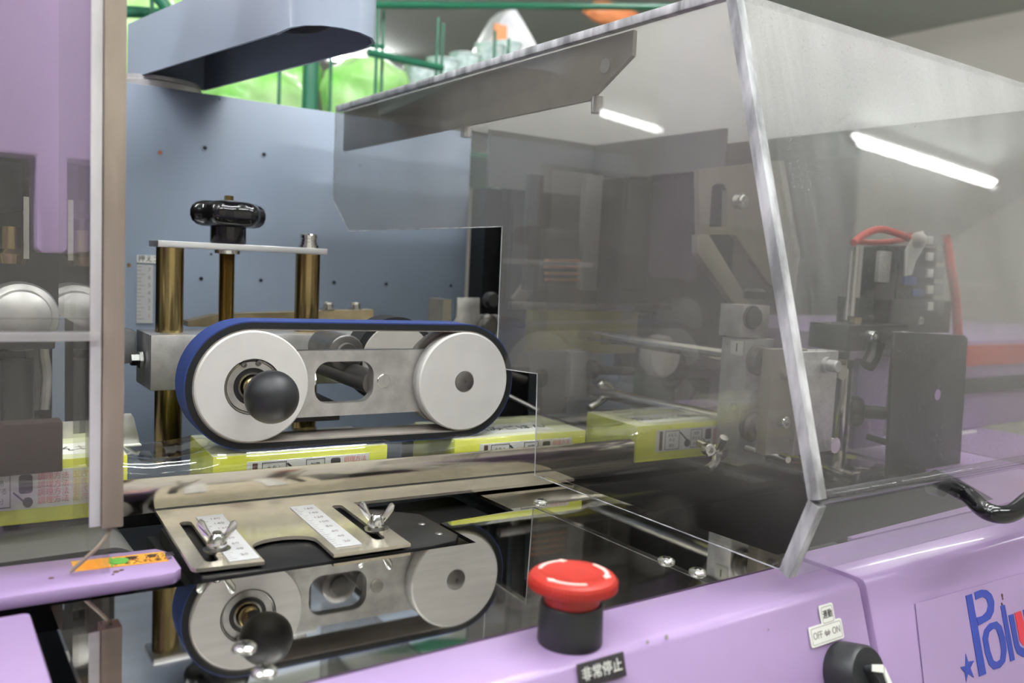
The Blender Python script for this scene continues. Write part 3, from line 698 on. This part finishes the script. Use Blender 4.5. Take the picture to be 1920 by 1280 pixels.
def slab(o, x1, dirv, ln, th, nr):
    x0 = o.x; bm = bmesh.new(); vs = []
    for x in (x0, x1):
        for l, t in ((0, 0), (ln, 0), (ln, -th), (0, -th)):
            p = o+dirv*l+nr*t; vs.append(bm.verts.new((x, p.y, p.z)))
    for f in ((0, 1, 2, 3), (7, 6, 5, 4), (0, 4, 5, 1), (1, 5, 6, 2), (2, 6, 7, 3), (3, 7, 4, 0)): bm.faces.new([vs[i] for i in f])
    return bm
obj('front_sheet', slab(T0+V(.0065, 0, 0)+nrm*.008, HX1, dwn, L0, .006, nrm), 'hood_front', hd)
d2 = (V(0, .3620, .0025)-V(0, .3435, .0553)).normalized(); n2 = V(0, d2.z, -d2.y); 
if n2.y > 0: n2 = -n2
T1 = V(HX, *hk(.3435, .0553))
obj('lower_sheet', slab(T1+V(.0065, 0, 0)+n2*.008, HX1, d2, .053, .006, n2), 'hood_low', hd)
HT = hk(.4445, .3975); HB = hk(1.142, .3975)
obj('top_sheet', box((HX+.006, HT[0], HT[1]), (HX1, HB[0], HT[1]+.0055)), 'hood_top', hd)
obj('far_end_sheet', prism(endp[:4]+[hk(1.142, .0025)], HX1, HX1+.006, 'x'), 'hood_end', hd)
obj('front_cut_edge', join(slab(T0+V(-.0015, 0, 0)+nrm*.008, HX+.0062, dwn, L0, .005, nrm), slab(T0+V(-.0005, 0, 0)+nrm*.0030, HX+.0062, dwn, L0, .004, nrm)), 'frost', hd)
obj('lower_cut_edge', join(slab(T1+V(-.0015, 0, 0)+n2*.008, HX+.0062, d2, .053, .005, n2), slab(T1+V(-.0005, 0, 0)+n2*.003, HX+.0062, d2, .053, .004, n2)), 'frost', hd)
obj('top_cut_edge', box((HX-.001, HT[0], HT[1]-.001), (HX+.007, HB[0], HT[1]+.006), .0008), 'frost', hd)
bend = T1+V(.0065, 0, 0)+nrm*.008
obj('bend_strip', cyl((HX+.0065, bend.y+.003, bend.z), (HX1, bend.y+.003, bend.z), .0042, 14), 'hood_low', hd)
# steel rail hung inside the hood end
rl = obj('hood_rail', prism([hk(*q) for q in [(1.135, .396), (.5525, .396), (.5525, .3756), (.6050, .3458), (1.135, .3430)]], HX+.0085, HX+.0125, 'x'), 'plate_brown', hd)
for y, z in (hk(.600, .338), hk(.82, .337)):
    obj('rail_bolt', cyl((HX+.0135, y, z-.003), (HX+.0135, y, z+.010), .0055, 16), 'chrome', rl)
obj('rail_bolt', lathe((HX+.0085, *hk(.585, .372)), (-1, 0, 0), [(0, .006), (.0012, .006), (.0012, 0)], 16), 'chrome', rl)
# black tubular handle
hp = [A(1755, 905, y=.330), A(1810, 925, y=.318), A(1850, 958, y=.292), A(1895, 962, y=.282), A(1940, 930, y=.286), A(2010, 890, y=.315), A(2040, 880, y=.330)]
hn = obj('handle', tube(hp, .0062, 14, 6), 'black', hd)
obj('handle_foot', lathe(hp[0], hp[1]-hp[0], [(-.003, .009), (.006, .009), (.007, .0065)], 20), 'rubber', hn)

# ------------------------------------------------------------------ works inside the hood
def pbox(px0, py0, px1, py1, y, dep, bev=.0008):
    """a block whose front face on plane y spans these sight lines"""
    a = A(px0, py0, y=y); b = A(px1, py1, y=y); return box((a.x, y, min(a.z, b.z)), (b.x, y+dep, max(a.z, b.z)), bev)
jw = thing('jaw_carriage', 'aluminium jaw carriage block with two steel slide rods', 'machine part', (.74, .60, 0))
e0 = A(1399, 636, y=.605); e1 = A(1452, 640, y=.605)
bt = A(1388, 873, y=.605).z
bkY = A(1354, 634, x=e0.x).y
obj('carriage_block', box((e0.x, .605, max(bt, -.004)), (e1.x, bkY, e0.z), .0008), 'alu', jw)
lp = A(1382, 652, x=e0.x)
pl = obj('number_plate', box((e0.x-.0006, lp.y-.0085, lp.z-.0075), (e0.x, lp.y+.0085, lp.z+.0075), .0002), 'paper', jw)
obj('number_text', text_bm('1', .0125, basis((e0.x-.0007, lp.y, lp.z), (0, -1, 0), (0, 0, 1)), sx=1.2), 'ink', pl)
ro = []
for (u0, v0), (u1, v1), rr2 in (((1262, 662), (1425, 675), .0072), ((1258, 776), (1413, 800), .0078)):
    q = A(u1, v1, y=.60); r = obj('slide_rod', cyl((q.x, .90, q.z), (q.x, .500, q.z), rr2, 24), 'steel', jw)
    obj('bushing', lathe((q.x, .606, q.z), (0, -1, 0), [(0, .0165), (.004, .0165), (.005, .0145), (.011, .0138), (.012, .0105), (.012, .008)], 32), 'darksteel', jw)
a = A(1468, 655, y=.515); b = A(1425, 840, y=.515)
obj('front_jaw_plate', pbox(1450, 655, 1500, 845, .505, .012), 'plate_brown', jw)
for px, py in ((1463, 790), (1470, 700)):
    q = A(px, py, y=.505); socket_screw('socket_screw', q, (0, -1, 0), .0058, jw)
obj('outer_block', pbox(1502, 660, 1558, 845, .50, .02), 'alu', jw)
q = A(1548, 684, y=.50); obj('hex_bolt', lathe((q.x, .50, q.z), (0, -1, 0), [(0, .0078), (.004, .0078), (.004, .0058), (.013, .0058), (.014, .005)], 20), 'alu', jw)
q = A(1376, 760, x=e0.x); socket_screw('grub_screw', q, (-1, 0, 0), .0045, jw, .001)
q = A(1420, 590, y=.61); obj('pivot_block', pbox(1392, 572, 1440, 632, .61, .03), 'alu', jw)
q = A(1408, 595, y=.61); obj('pivot_cap', lathe((q.x, .61, q.z), (0, -1, 0), [(0, .0125), (.003, .0125), (.003, .0105), (.007, .0102), (.0085, .008), (.0085, 0)], 28), 'rubber', jw)
q = A(1415, 553, y=.62); obj('pivot_cap', lathe((q.x, .62, q.z), (0, 0, 1), [(-.004, .012), (.004, .012), (.007, .008), (.007, 0)], 24), 'rubber', jw)
# wing bolt below the block
wb = thing('clamp_bolt', 'silver wing clamp bolt at the foot of the jaw carriage', 'bolt', A(1345, 848, y=.60))
q = A(1345, 848, y=.60)
obj('stud', cyl(A(1310, 830, y=.63), A(1360, 850, y=.59), .004, 14), 'steel', wb)
obj('clamp_hub', ball(q, .0095, 20), 'chrome', wb)
obj('clamp_wing', tube([q, A(1352, 832, y=.59), A(1358, 820, y=.585)], .0045, 10), 'chrome', wb)
obj('clamp_wing', tube([q, A(1340, 868, y=.59), A(1326, 880, y=.585)], .0042, 10), 'chrome', wb)
socket_screw('socket_screw', A(1326, 842, y=.59), A(1326, 842, y=.59)*0+V(-.4, -1, .1), .0062, wb)
obj('spindle', cyl(A(1400, 840, y=.56), A(1478, 862, y=.50), .0032, 12), 'steel', wb)

# lever plate and link bar at upper right inside the hood
lv = thing('lever_plate', 'grey brown slotted lever plate with a bent link bar', 'machine part', A(1390, 450, y=.72))
def ppoly(pts, y, dep, bev=.0006, holes=()):
    f = lambda l: [(A(u, v, y=y).x, A(u, v, y=y).z) for u, v in l]
    return prism(f(pts), y, y+dep, 'y', bev if not holes else 0, [f(h) for h in holes])
obj('slotted_plate', ppoly([(1310, 318), (1470, 300), (1500, 470), (1490, 560), (1440, 530), (1378, 440), (1312, 440)], .75, .008, holes=[[(1335, 350), (1345, 343), (1356, 345), (1363, 356), (1362, 425), (1330, 425)]]), 'plate_brown', lv)
obj('link_bar', ppoly([(1308, 440), (1330, 440), (1402, 560), (1440, 600), (1434, 622), (1400, 612), (1385, 582), (1308, 475)], .73, .010), 'plate_brown', lv)
socket_screw('socket_screw', A(1384, 378, y=.75), (0, -1, 0), .0085, lv)
obj('screw_washer', lathe(A(1384, 378, y=.75), (0, -1, 0), [(0, .0125), (.0015, .0125), (.0015, .005)], 24), 'chrome', lv)
obj('left_link', ppoly([(1020, 430), (1032, 430), (1034, 500), (975, 580), (962, 560), (1015, 490)], 1.0, .008), 'plate_brown', lv)
# column cabinet
cc = thing('column_cabinet', 'dark smoked cabinet of vertical columns inside the hood', 'machine part', A(1160, 580, y=.9))
obj('cabinet_back', box((.74, 1.075, .13), (1.0, 1.085, .345)), 'dark', cc)
obj('cabinet_window', pbox(1040, 318, 1302, 583, .88, .004), M['left_acrylic'], cc)
for px, wd, m_ in ((1110, 18, 'grey'), (1195, 30, 'dgrey'), (1245, 20, 'alu'), (1290, 16, 'grey'), (1003, 14, 'dark')):
    obj('column', pbox(px-wd/2, 325, px+wd/2, 545, .95, .012), m_, cc)
obj('black_slot', pbox(1258, 405, 1266, 540, .944, .004), 'dark', cc)
socket_screw('socket_screw', A(1262, 397, y=.945), (0, -1, 0), .008, cc)
obj('cabinet_sill', pbox(960, 566, 1302, 584, .90, .01), 'darksteel', cc)
cl = obj('coil_housing', pbox(1024, 430, 1092, 540, .96, .03), 'dark', cc)
for k in range(4):
    q0 = A(1022, 488+k*12, y=.955); q1 = A(1090, 489+k*12, y=.955)
    obj('coil_turn', cyl(q0, q1, .0022, 10), 'copper', cl)
# olive block and the grey disc under it
ob = thing('film_drive', 'olive drive block with a grey disc under the cabinet', 'machine part', A(1110, 620, y=.9))
obj('drive_block', pbox(1028, 583, 1192, 662, .90, .05), 'olive', ob)
q = A(1245, 668, y=.90); obj('grey_disc', lathe((q.x, .90, q.z), (0, -1, 0), [(-.02, .030), (0, .030), (.004, .028), (.005, 0)], 40), 'nylon_back', ob)
obj('drive_beam', pbox(1190, 590, 1400, 690, .93, .04), 'dark', ob)
ck = thing('clamp_lever', 'black threaded handle with silver clamp lever under the drive block', 'machine part', A(1130, 700, y=.86))
obj('lever_column', pbox(1020, 660, 1062, 775, .88, .03), 'dgrey', ck)
obj('lever_block', pbox(1072, 660, 1105, 745, .87, .03), 'grey', ck)
obj('handle_base', lathe(A(1105, 693, y=.86), V(1, -.35, -.02), [(0, .012), (.006, .013), (.012, .009)], 20), 'rubber', ck)
th = []; z = 0
while z < .055: th += [(z, .0052), (z+.0012, .0060)]; z += .0024
obj('threaded_handle', lathe(A(1118, 694, y=.855), V(1, -.25, -.02), th, 16), 'rubber', ck)
obj('lever_arm', tube([A(1128, 715, y=.85), A(1148, 728, y=.845), A(1135, 745, y=.845), A(1105, 765, y=.845)], .0052, 12), 'chrome', ck)
obj('lever_hub', ball(A(1128, 722, y=.852), .0085, 18), 'chrome', ck)
# rear machine body with lower window look
rb = thing('rear_body', 'grey rear machine body with a green and black fitting behind the cartons', 'machine part', (.95, 1.05, 0))
obj('body_plate', box((.74, 1.112, -.05), (1.04, 1.120, .10)), 'panel', rb)
obj('green_plate', pbox(1205, 682, 1300, 760, 1.00, .02), 'green', rb)
obj('black_box', pbox(1292, 712, 1352, 752, .95, .03), 'dark', rb)
obj('side_cap', pbox(1348, 712, 1365, 752, .945, .03), 'paper', rb)
# black fittings just left of the hood between wheel and end plate
sf = thing('shaft_fitting', 'black shaft fittings beside the hood notch behind the right wheel', 'machine part', A(915, 585, y=.93))
q = A(916, 562, y=.93); obj('fitting_knob', lathe((q.x, .93, q.z), (0, -1, 0), [(0, .010), (.008, .011), (.012, .008), (.012, 0)], 20), 'rubber', sf)
obj('fitting_plate', pbox(905, 590, 935, 640, .95, .01), 'alu', sf)
q = A(920, 612, y=.94); obj('fitting_hub', lathe((q.x, .95, q.z), (0, -1, 0), [(0, .016), (.004, .016), (.006, .012), (.012, .010), (.012, 0)], 24), 'darksteel', sf)
obj('lower_column', pbox(940, 690, 990, 800, .93, .02), 'dark', sf)
obj('steel_pin', cyl(A(955, 702, y=.90), A(985, 712, y=.90), .0052, 14), 'darksteel', sf)
obj('steel_pin', cyl(A(950, 740, y=.86), A(1010, 770, y=.82), .0028, 12), 'darksteel', sf)

# pneumatic unit behind the sloping hood front
pn = thing('pneumatic_unit', 'black pneumatic cylinder unit behind the sloping hood front', 'machine part', A(1650, 700, y=.55))
YN = .56
obj('guard_sheet', ppoly([(1678, 622), (1808, 628), (1815, 634), (1800, 880), (1795, 895), (1664, 895), (1670, 760)], .50, .004), 'dgrey', pn)
obj('guard_hole', lathe(A(1758, 740, y=.4998), (0, -1, 0), [(-.0003, .0058), (.0002, .0058)], 18), 'lilac', pn)
obj('valve_block', pbox(1592, 610, 1700, 655, YN, .05), 'dark', pn)
obj('valve_block', pbox(1640, 560, 1780, 624, .60, .05), 'dark', pn)
obj('valve_body', pbox(1690, 460, 1745, 610, .62, .04), 'dark', pn)
obj('cylinder_tube', pbox(1648, 462, 1672, 612, .60, .02), 'dark', pn)
obj('glass_gauge', pbox(1652, 470, 1668, 530, .594, .006), 'alu', pn)
for px, y0, y1 in ((1606, 462, 592), (1596, 470, 600)):
    q0 = A(px, y0, y=.58); q1 = A(px-3, y1, y=.58); obj('guide_rod', cyl((q0.x, .58, q0.z), (q0.x, .58, q1.z), .0038 if px > 1600 else .002, 16), 'steel', pn)
q = A(1604, 601, y=.58); obj('rod_nut', lathe((q.x, .58, q.z-.006), (0, 0, 1), [(0, .0075), (.010, .0075)], 6), 'brass', pn)
q0 = A(1588, 685, y=.57); q1 = A(1580, 850, y=.57); obj('lower_rod', cyl((q0.x, .57, q0.z), (q0.x, .57, -.01), .0072, 20), 'steel', pn)
obj('lower_rod_nut', lathe((q0.x, .57, q0.z-.003), (0, 0, 1), [(0, .0095), (.010, .0095)], 6), 'brass', pn)
obj('grey_post', pbox(1545, 660, 1575, 900, .60, .02), 'grey', pn)
for px, py in ((1628, 630), (1690, 630), (1718, 600)):
    socket_screw('socket_screw', A(px, py, y=YN-.001 if px < 1700 else .599), (0, -1, 0), .0068 if px < 1700 else .0055, pn)
q = A(1638, 665, y=.55); obj('elbow_fitting', tube([q+V(.004, 0, .014), q, q+V(-.010, 0, -.012)], .0085, 14), 'black', pn)
obj('mount_plate', pbox(1612, 672, 1655, 835, .58, .006), 'lilac', pn)
q = A(1632, 776, y=.555); obj('bumper', lathe((q.x, .575, q.z), (1, -1.0, 0), [(-.006, .017), (.002, .018), (.008, .015), (.010, .008), (.040, .0072)], 24), 'rubber', pn)
obj('shelf', pbox(1600, 885, 1680, 895, .52, .10), 'steel', pn)
obj('air_fitting', cyl(A(1625, 818, y=.56), A(1672, 832, y=.54), .0038, 12), 'rubber', pn)
hs = thing('red_hose', 'red air hose looping over the pneumatic unit', 'hose', A(1660, 440, y=.60))
obj('hose_run', tube([A(1600, 456, y=.60), A(1620, 440, y=.60), A(1650, 430, y=.595), A(1690, 440, y=.59), A(1712, 452, y=.59)], .0042, 12), 'tubered', hs)
obj('hose_run', tube([A(1602, 452, y=.61), A(1640, 455, y=.61), A(1690, 450, y=.605), A(1710, 440, y=.60)], .0036, 12), 'tubered', hs)
hs2 = thing('red_hose', 'red air hose running down right of the terminal stack', 'hose', A(1785, 550, y=.60))
obj('hose_run', tube([A(1772, 440, y=.61), A(1780, 480, y=.605), A(1784, 510, y=.60), A(1792, 560, y=.60), A(1796, 628, y=.60)], .0058, 12), 'tubered', hs2)
ts = thing('terminal_stack', 'pale stack of clear terminals with blue tags', 'machine part', A(1752, 520, y=.60))
for k in range(5):
    obj('terminal', pbox(1732, 436+k*31, 1770, 462+k*31, .595, .03), M['bagfilm'], ts)
    obj('terminal_core', pbox(1741, 442+k*31, 1750, 458+k*31, .59, .004), 'paper', ts)
obj('white_tag', ppoly([(1698, 470), (1715, 440), (1732, 432), (1738, 455), (1718, 490), (1710, 515), (1697, 518)], .585, .002), 'paper', ts)
obj('white_knot', ball(A(1722, 450, y=.583), .010, 14), 'paper', ts)
for a_, b_ in (((1697, 518), (1718, 535)), ((1712, 542), (1732, 556))): obj('blue_tag', pbox(*a_, *b_, .584, .003), 'bluetag', ts)
# lilac and dark bodies seen at the far right through the hood
fb = thing('far_housing', 'lilac far housing with dark slot seen through the right of the hood', 'machine housing', (1.15, .9, 0))
obj('housing_shell', box((1.05, .62, 0), (1.9, 1.1, .125), .003), 'lilac', fb)
obj('red_band', box((1.049, .615, .09), (1.9, .62, .118)), 'tubered', fb)
obj('dark_slot', box((1.0495, .613, .052), (1.9, .6195, .072)), 'dark', fb)
db = thing('inner_frame', 'grey sheet frame closing the back and right of the hood interior', 'cabinet', (.9, 1.09, .3))
obj('back_sheet', box((.662, 1.028, .306), (.855, 1.034, .3835)), 'grey', db)
obj('side_sheet', box((.850, .772, .332), (.855, 1.028, .3835)), 'grey', db)
obj('dark_sheet', box((.905, .80, .10), (.912, 1.070, .340)), 'dark', db)
obj('right_sheet', box((.74, 1.100, .10), (1.04, 1.108, .395)), 'dgrey', db)

# ------------------------------------------------------------------ front controls and writing
es = thing('emergency_stop', 'red mushroom emergency stop button on a black collar', 'push button', (.2885, .349, 0))
ec = V(.2885, .3475, 0)
obj('collar', lathe(ec, (0, 0, 1), [(0, .0172), (.001, .0177), (.0210, .0170), (.0220, .0163), (.0220, .014)], 48), 'rubber', es)
cap = obj('mushroom_cap', lathe(ec, (0, 0, 1), [(.016, .0150), (.0275, .0150), (.0290, .0180), (.0302, .0220), (.0318, .0235), (.0345, .0236), (.0366, .0226), (.0376, .0205), (.0379, .0160), (.0371, .0145), (.0368, .008), (.0366, 0)], 64), 'red', es)
kn_ = []
for k in range(72):
    a = 2*PI*k/72; kn_.append(box((-.0004, .0230, .0308), (.0004, .02405, .0350), 0, Matrix.Translation(ec) @ Matrix.Rotation(a, 4, 'Z')))
obj('knurled_rim', join(*kn_), 'red', cap)
for k in range(3):
    pts = []; a0 = math.radians(62+120*k); b = bmesh.new(); lo, hi = [], []
    for j in range(15):
        a = a0+math.radians(72)*(14-j)/14; wd = .0011 if j < 12 else (.0024-.0009*(j-12)*1.3)
        for r, l in ((.0180-wd, lo), (.0180+wd, hi)): l.append(b.verts.new(ec+V(r*math.cos(a), r*math.sin(a), .0378)))
    for j in range(14): b.faces.new((lo[j], lo[j+1], hi[j+1], hi[j]))
    r_ = bmesh.ops.extrude_face_region(b, geom=b.faces[:]); bmesh.ops.translate(b, vec=(0, 0, .0004), verts=[v for v in r_['geom'] if isinstance(v, bmesh.types.BMVert)])
    obj('turn_arrow', b, 'arrow', cap)
FX = V(1, 0, 0); FU = -FD
def fbasis(px, py, off=.0): return basis(fpt(px, py, off), FX, FU)
def fplate(corners, th, off=0):
    b = bmesh.new(); v0 = [b.verts.new(fpt(*c, off)) for c in corners]; f = b.faces.new(v0)
    r_ = bmesh.ops.extrude_face_region(b, geom=[f]); bmesh.ops.translate(b, vec=FN*th, verts=[v for v in r_['geom'] if isinstance(v, bmesh.types.BMVert)]); return b
c0 = fpt(1128, 1258)
sp = obj('stop_plate', box((-.0158, -.0062, -.0002), (.0158, .0062, .0007), .0003, fbasis(1128, 1256)), 'ink', h1)
obj('stop_text', text_bm('非常停止', .0072, fbasis(1128, 1256, .0008), sx=.95), 'paper', sp)
def rplate(w2, h2, r, th, m): return xf(prism(rrect(-w2, -h2, w2, h2, r), -.0002, th), m)
s1 = obj('switch_caption', rplate(.0068, .0062, .0014, .0006, fbasis(1550, 1151)), 'paper', h1)
obj('caption_border', xf(prism(rrect(-.0056, -.0050, .0056, .0050, .001), .0004, .0007, holes=[rrect(-.0053, -.0047, .0053, .0047, .0008)]), fbasis(1550, 1151)), 'scale_ink', s1)
obj('caption_text', text_bm('連動', .0056, fbasis(1550, 1151, .0007), sx=.85), 'ink', s1)
s2 = obj('switch_caption', rplate(.0165, .0062, .0014, .0006, fbasis(1549, 1186)), 'paper', h1)
obj('caption_border', xf(prism(rrect(-.0152, -.0050, .0152, .0050, .001), .0004, .0007, holes=[rrect(-.0149, -.0047, .0149, .0047, .0008)]), fbasis(1549, 1186)), 'scale_ink', s2)
obj('caption_text', text_bm('OFF ⇔ ON', .0062, fbasis(1549, 1186, .0007), sx=.85), 'scale_ink', s2)
sw = thing('selector_switch', 'black rotary selector switch with white pointer under OFF ON label', 'switch', fpt(1572, 1262))
sc0 = fpt(1580, 1260); 
obj('switch_base', lathe(sc0, FN, [(-.001, .0185), (.002, .0190), (.017, .0180), (.019, .0165), (.019, .0130)], 44), 'rubber', sw)
obj('switch_face', lathe(sc0, FN, [(.012, .0135), (.0165, .0135), (.017, .012), (.017, 0)], 36), 'dark', sw)
mb = basis(sc0+FN*.017, FX, FU)
lev = obj('lever', xf(prism([(-.0045, .004), (.0065, -.0145), (.0115, -.0125), (.0045, .006), (-.0035, .0065)], -.002, .009, 'z', .0012), mb), 'rubber', sw)
obj('pointer', xf(join(prism([(-.0064, .0045), (-.0050, .0084), (.0046, .0062), (.0036, .0016)], .009, .0102), prism([(.0056, .0050), (.0042, .0006), (.0082, -.0135), (.0122, -.0118)], .009, .0102)), mb), 'paper', sw)
# logo: every letter is its own raised print on the right housing
lgp = obj('logo_sticker', fplate([(1716, 1132), (1925, 1072), (1960, 1300), (1738, 1330)], .0002), 'sticker', h2)
def logo(name, pts, m, holes=()):
    b = bmesh.new(); es_ = []
    for lp_ in [pts]+list(holes):
        vs = [b.verts.new(fpt(u, v, .0004)) for u, v in lp_]; es_ += [b.edges.new((vs[i], vs[(i+1) % len(vs)])) for i in range(len(vs))]
    r_ = bmesh.ops.triangle_fill(b, use_beauty=True, use_dissolve=False, edges=es_)
    r_ = bmesh.ops.extrude_face_region(b, geom=[g for g in r_['geom'] if isinstance(g, bmesh.types.BMFace)]); bmesh.ops.translate(b, vec=FN*.0003, verts=[v for v in r_['geom'] if isinstance(v, bmesh.types.BMVert)])
    return obj(name, b, m, lgp)
def ZC(pts): return [(1480+x/4.364, 1100+y/4.364) for x, y in pts]
logo('letter_p', ZC([(1437, 72), (1488, 55), (1605, 708), (1548, 732)]), 'logo_blue')
logo('letter_p_bowl', ZC([(1508, 45), (1560, 22), (1610, 25), (1650, 60), (1672, 120), (1668, 200), (1640, 260), (1590, 290), (1540, 315), (1525, 250), (1570, 238), (1608, 200), (1622, 150), (1610, 100), (1580, 80), (1545, 90), (1518, 105)]), 'logo_blue')
logo('letter_o', ZC([(1690, 280), (1730, 320), (1762, 420), (1772, 520), (1760, 610), (1720, 660), (1668, 675), (1630, 640), (1595, 540), (1575, 420), (1590, 350), (1630, 300)]), 'logo_blue', [ZC([(1665, 340), (1690, 350), (1712, 420), (1730, 520), (1722, 590), (1690, 612), (1665, 600), (1640, 530), (1620, 430), (1630, 370)])])
logo('letter_i', ZC([(1722, 155), (1757, 145), (1840, 595), (1803, 610)]), 'logo_blue')
logo('letter_u', ZC([(1788, 232), (1828, 220), (1868, 440), (1880, 480), (1905, 500), (1950, 500), (1950, 570), (1905, 572), (1860, 545), (1838, 490)]), 'logo_blue')
logo('letter_u_fill', ZC([(1838, 212), (1888, 195), (1950, 430), (1950, 480), (1905, 478), (1880, 440)]), 'logo_red')
logo('letter_u_right', ZC([(1905, 188), (1960, 165), (2010, 470), (1965, 490)]), 'logo_blue')
logo('star', ZC([(1437, 545), (1458, 612), (1505, 602), (1475, 660), (1505, 740), (1458, 708), (1440, 775), (1430, 700), (1395, 655), (1435, 645)]), 'logo_blue')
obj('rust_spot', join(*[lathe(fpt(1480+x/4.364, 1100+y/4.364, .0003), FN, [(0, r), (.0003, r*.8)], 8) for x, y, r in ((1738, 70, .0016), (1742, 95, .0011), (1735, 140, .0012))]), 'brownink', lgp)
obj('paint_mark', join(*[lathe(fpt(x, y, 0), FN, [(0, r), (.0003, r*.8)], 8) for x, y, r in ((1214, 1203, .0012), (1250, 1194, .0016), (1441, 1180, .0006))]), 'scale_ink', h1)

# ------------------------------------------------------------------ background: green wire cart with bags of greens
RYc = 1.95
ct = thing('wire_mesh_cart', 'green coated wire mesh cart behind the machine', 'cart', (1.0, RYc, -.85))
def gbar(name, u0, v0, u1, v1, y, r): obj(name, cyl(A(u0, v0, y=y), A(u1, v1, y=y), r, 10), 'green', ct)
q = A(583, 120, y=RYc); obj('post', cyl((q.x, RYc, -.85), (q.x, RYc, q.z+.02), .018, 14), 'green', ct)
gbar('rail', 560, 8, 1400, 14, RYc, .009); gbar('rail', 690, 98, 830, 128, RYc, .009); gbar('rail', 560, -14, 1400, -22, RYc+.3, .012)
gbar('rail', 200, 20, 720, 88, RYc+.02, .006)
obj('bent_rail', tube([A(206, 170, y=RYc), A(206, 60, y=RYc), A(216, 28, y=RYc), A(240, 22, y=RYc), A(330, 28, y=RYc+.1)], .012, 12), 'green', ct)
obj('bent_rail', tube([A(262, -30, y=RYc-.05), A(300, 0, y=RYc-.05), A(318, 30, y=RYc-.05)], .012, 12), 'green', ct)
obj('shelf', box((.1, 2.06, .49), (1.9, 3.0, .50)), 'green', ct)
w0 = None
for i, u in enumerate((226, 284, 345, 525, 621, 706, 717, 819, 829, 927, 953, 1040, 1072, 1150, 1190)):
    q = A(u, 100, y=RYc+(.0 if i % 2 else .04))
    if w0 is None:
        w0 = obj('wire', cyl((q.x, q.y, -.6), (q.x, q.y, .80), .0042, 8), 'green', ct); bx = w0.location.copy(); q00 = q
    else:
        w1 = w0.copy(); link(w1); w1.parent = ct; w1.location = (q.x-q00.x, q.y-q00.y, 0)
def lump(c, s, seed, amp=.16, freq=3.0, low=None):
    from mathutils import noise
    bm = bmesh.new(); bmesh.ops.create_icosphere(bm, subdivisions=4, radius=1)
    for v in bm.verts:
        n_ = noise.noise(v.co*freq+Vector((seed*3.1, 0, 0)))*amp + noise.noise(v.co*freq*3+Vector((0, seed, 0)))*amp*.4
        p = v.co*(1+n_); zz = p.z*s[2] if (p.z > 0 or low is None) else max(p.z, -1)*low; v.co = Vector(c)+Vector((p.x*s[0], p.y*s[1], zz))
    return bm
gdirs = [(240, 95, .12, .17, 2.12, 'bag of leafy greens at the far left behind the swing arm'), (352, 30, .17, .17, 2.56, 'bag of leafy greens just behind the swing arm channel'), (470, 190, .15, .11, 2.28, 'bag of leafy greens low under the swing arm'), (545, 138, .09, .11, 2.62, 'small bag of leafy greens left of the green post'), (690, 175, .135, .10, 2.30, 'bag of leafy greens right of the green post'), (440, 10, .17, .13, 2.88, 'bag of leafy greens high behind the arm channel')]
for k, (u, v, sx_, sz, yy, lbl) in enumerate(gdirs):
    c = A(u, v, y=yy+.08); tag(obj('vegetable_bag', lump(c, (sx_, .11, sz), k+1, low=c.z-.502), 'leaf', smooth=80), lbl, 'bag', 'bags of greens in the cart')
c = A(955, 75, y=2.3)
bm = bmesh.new()
pts = [A(u, v, y=2.3) for u, v in ((880, 150), (905, 85), (935, 30), (955, 14), (972, 40), (1000, 90), (1010, 150))]
wbag = thing('paper_bag', 'white pointed bag with orange print above the hood edge', 'bag', c)
obj('bag_body', prism([(p.x, p.z) for p in pts], 2.27, 2.36, 'y', .01), 'bag', wbag)
q = A(938, 66, y=2.268); obj('orange_print', box((q.x-.025, 2.262, q.z-.025), (q.x+.02, 2.269, q.z+.03)), 'bag_orange', wbag)
for k, (u, v) in enumerate(((790, 142), (830, 128), (872, 118), (918, 100), (950, 96))):
    c = A(u, v, y=2.1+.02*k)
    tag(obj('clear_tub', lathe(c-V(0, 0, .03), (0, 0, 1), [(0, .030), (.045, .042), (.048, .046), (.052, .046), (.056, .03), (.056, 0)], 24), 'tub'), ['clear tub leftmost of the row on the cart', 'clear tub second from the left on the cart', 'clear tub in the middle of the row on the cart', 'clear tub second from the right under the white bag', 'clear tub rightmost of the row under the white bag'][k], 'tub', 'clear tubs on the cart')
q = A(1150, 30, y=3.0)
tag(obj('orange_bundle', lump(q, (.16, .05, .05), 9), 'bag_orange', smooth=80), 'orange bundle hanging far behind the hood top edge', 'bundle')
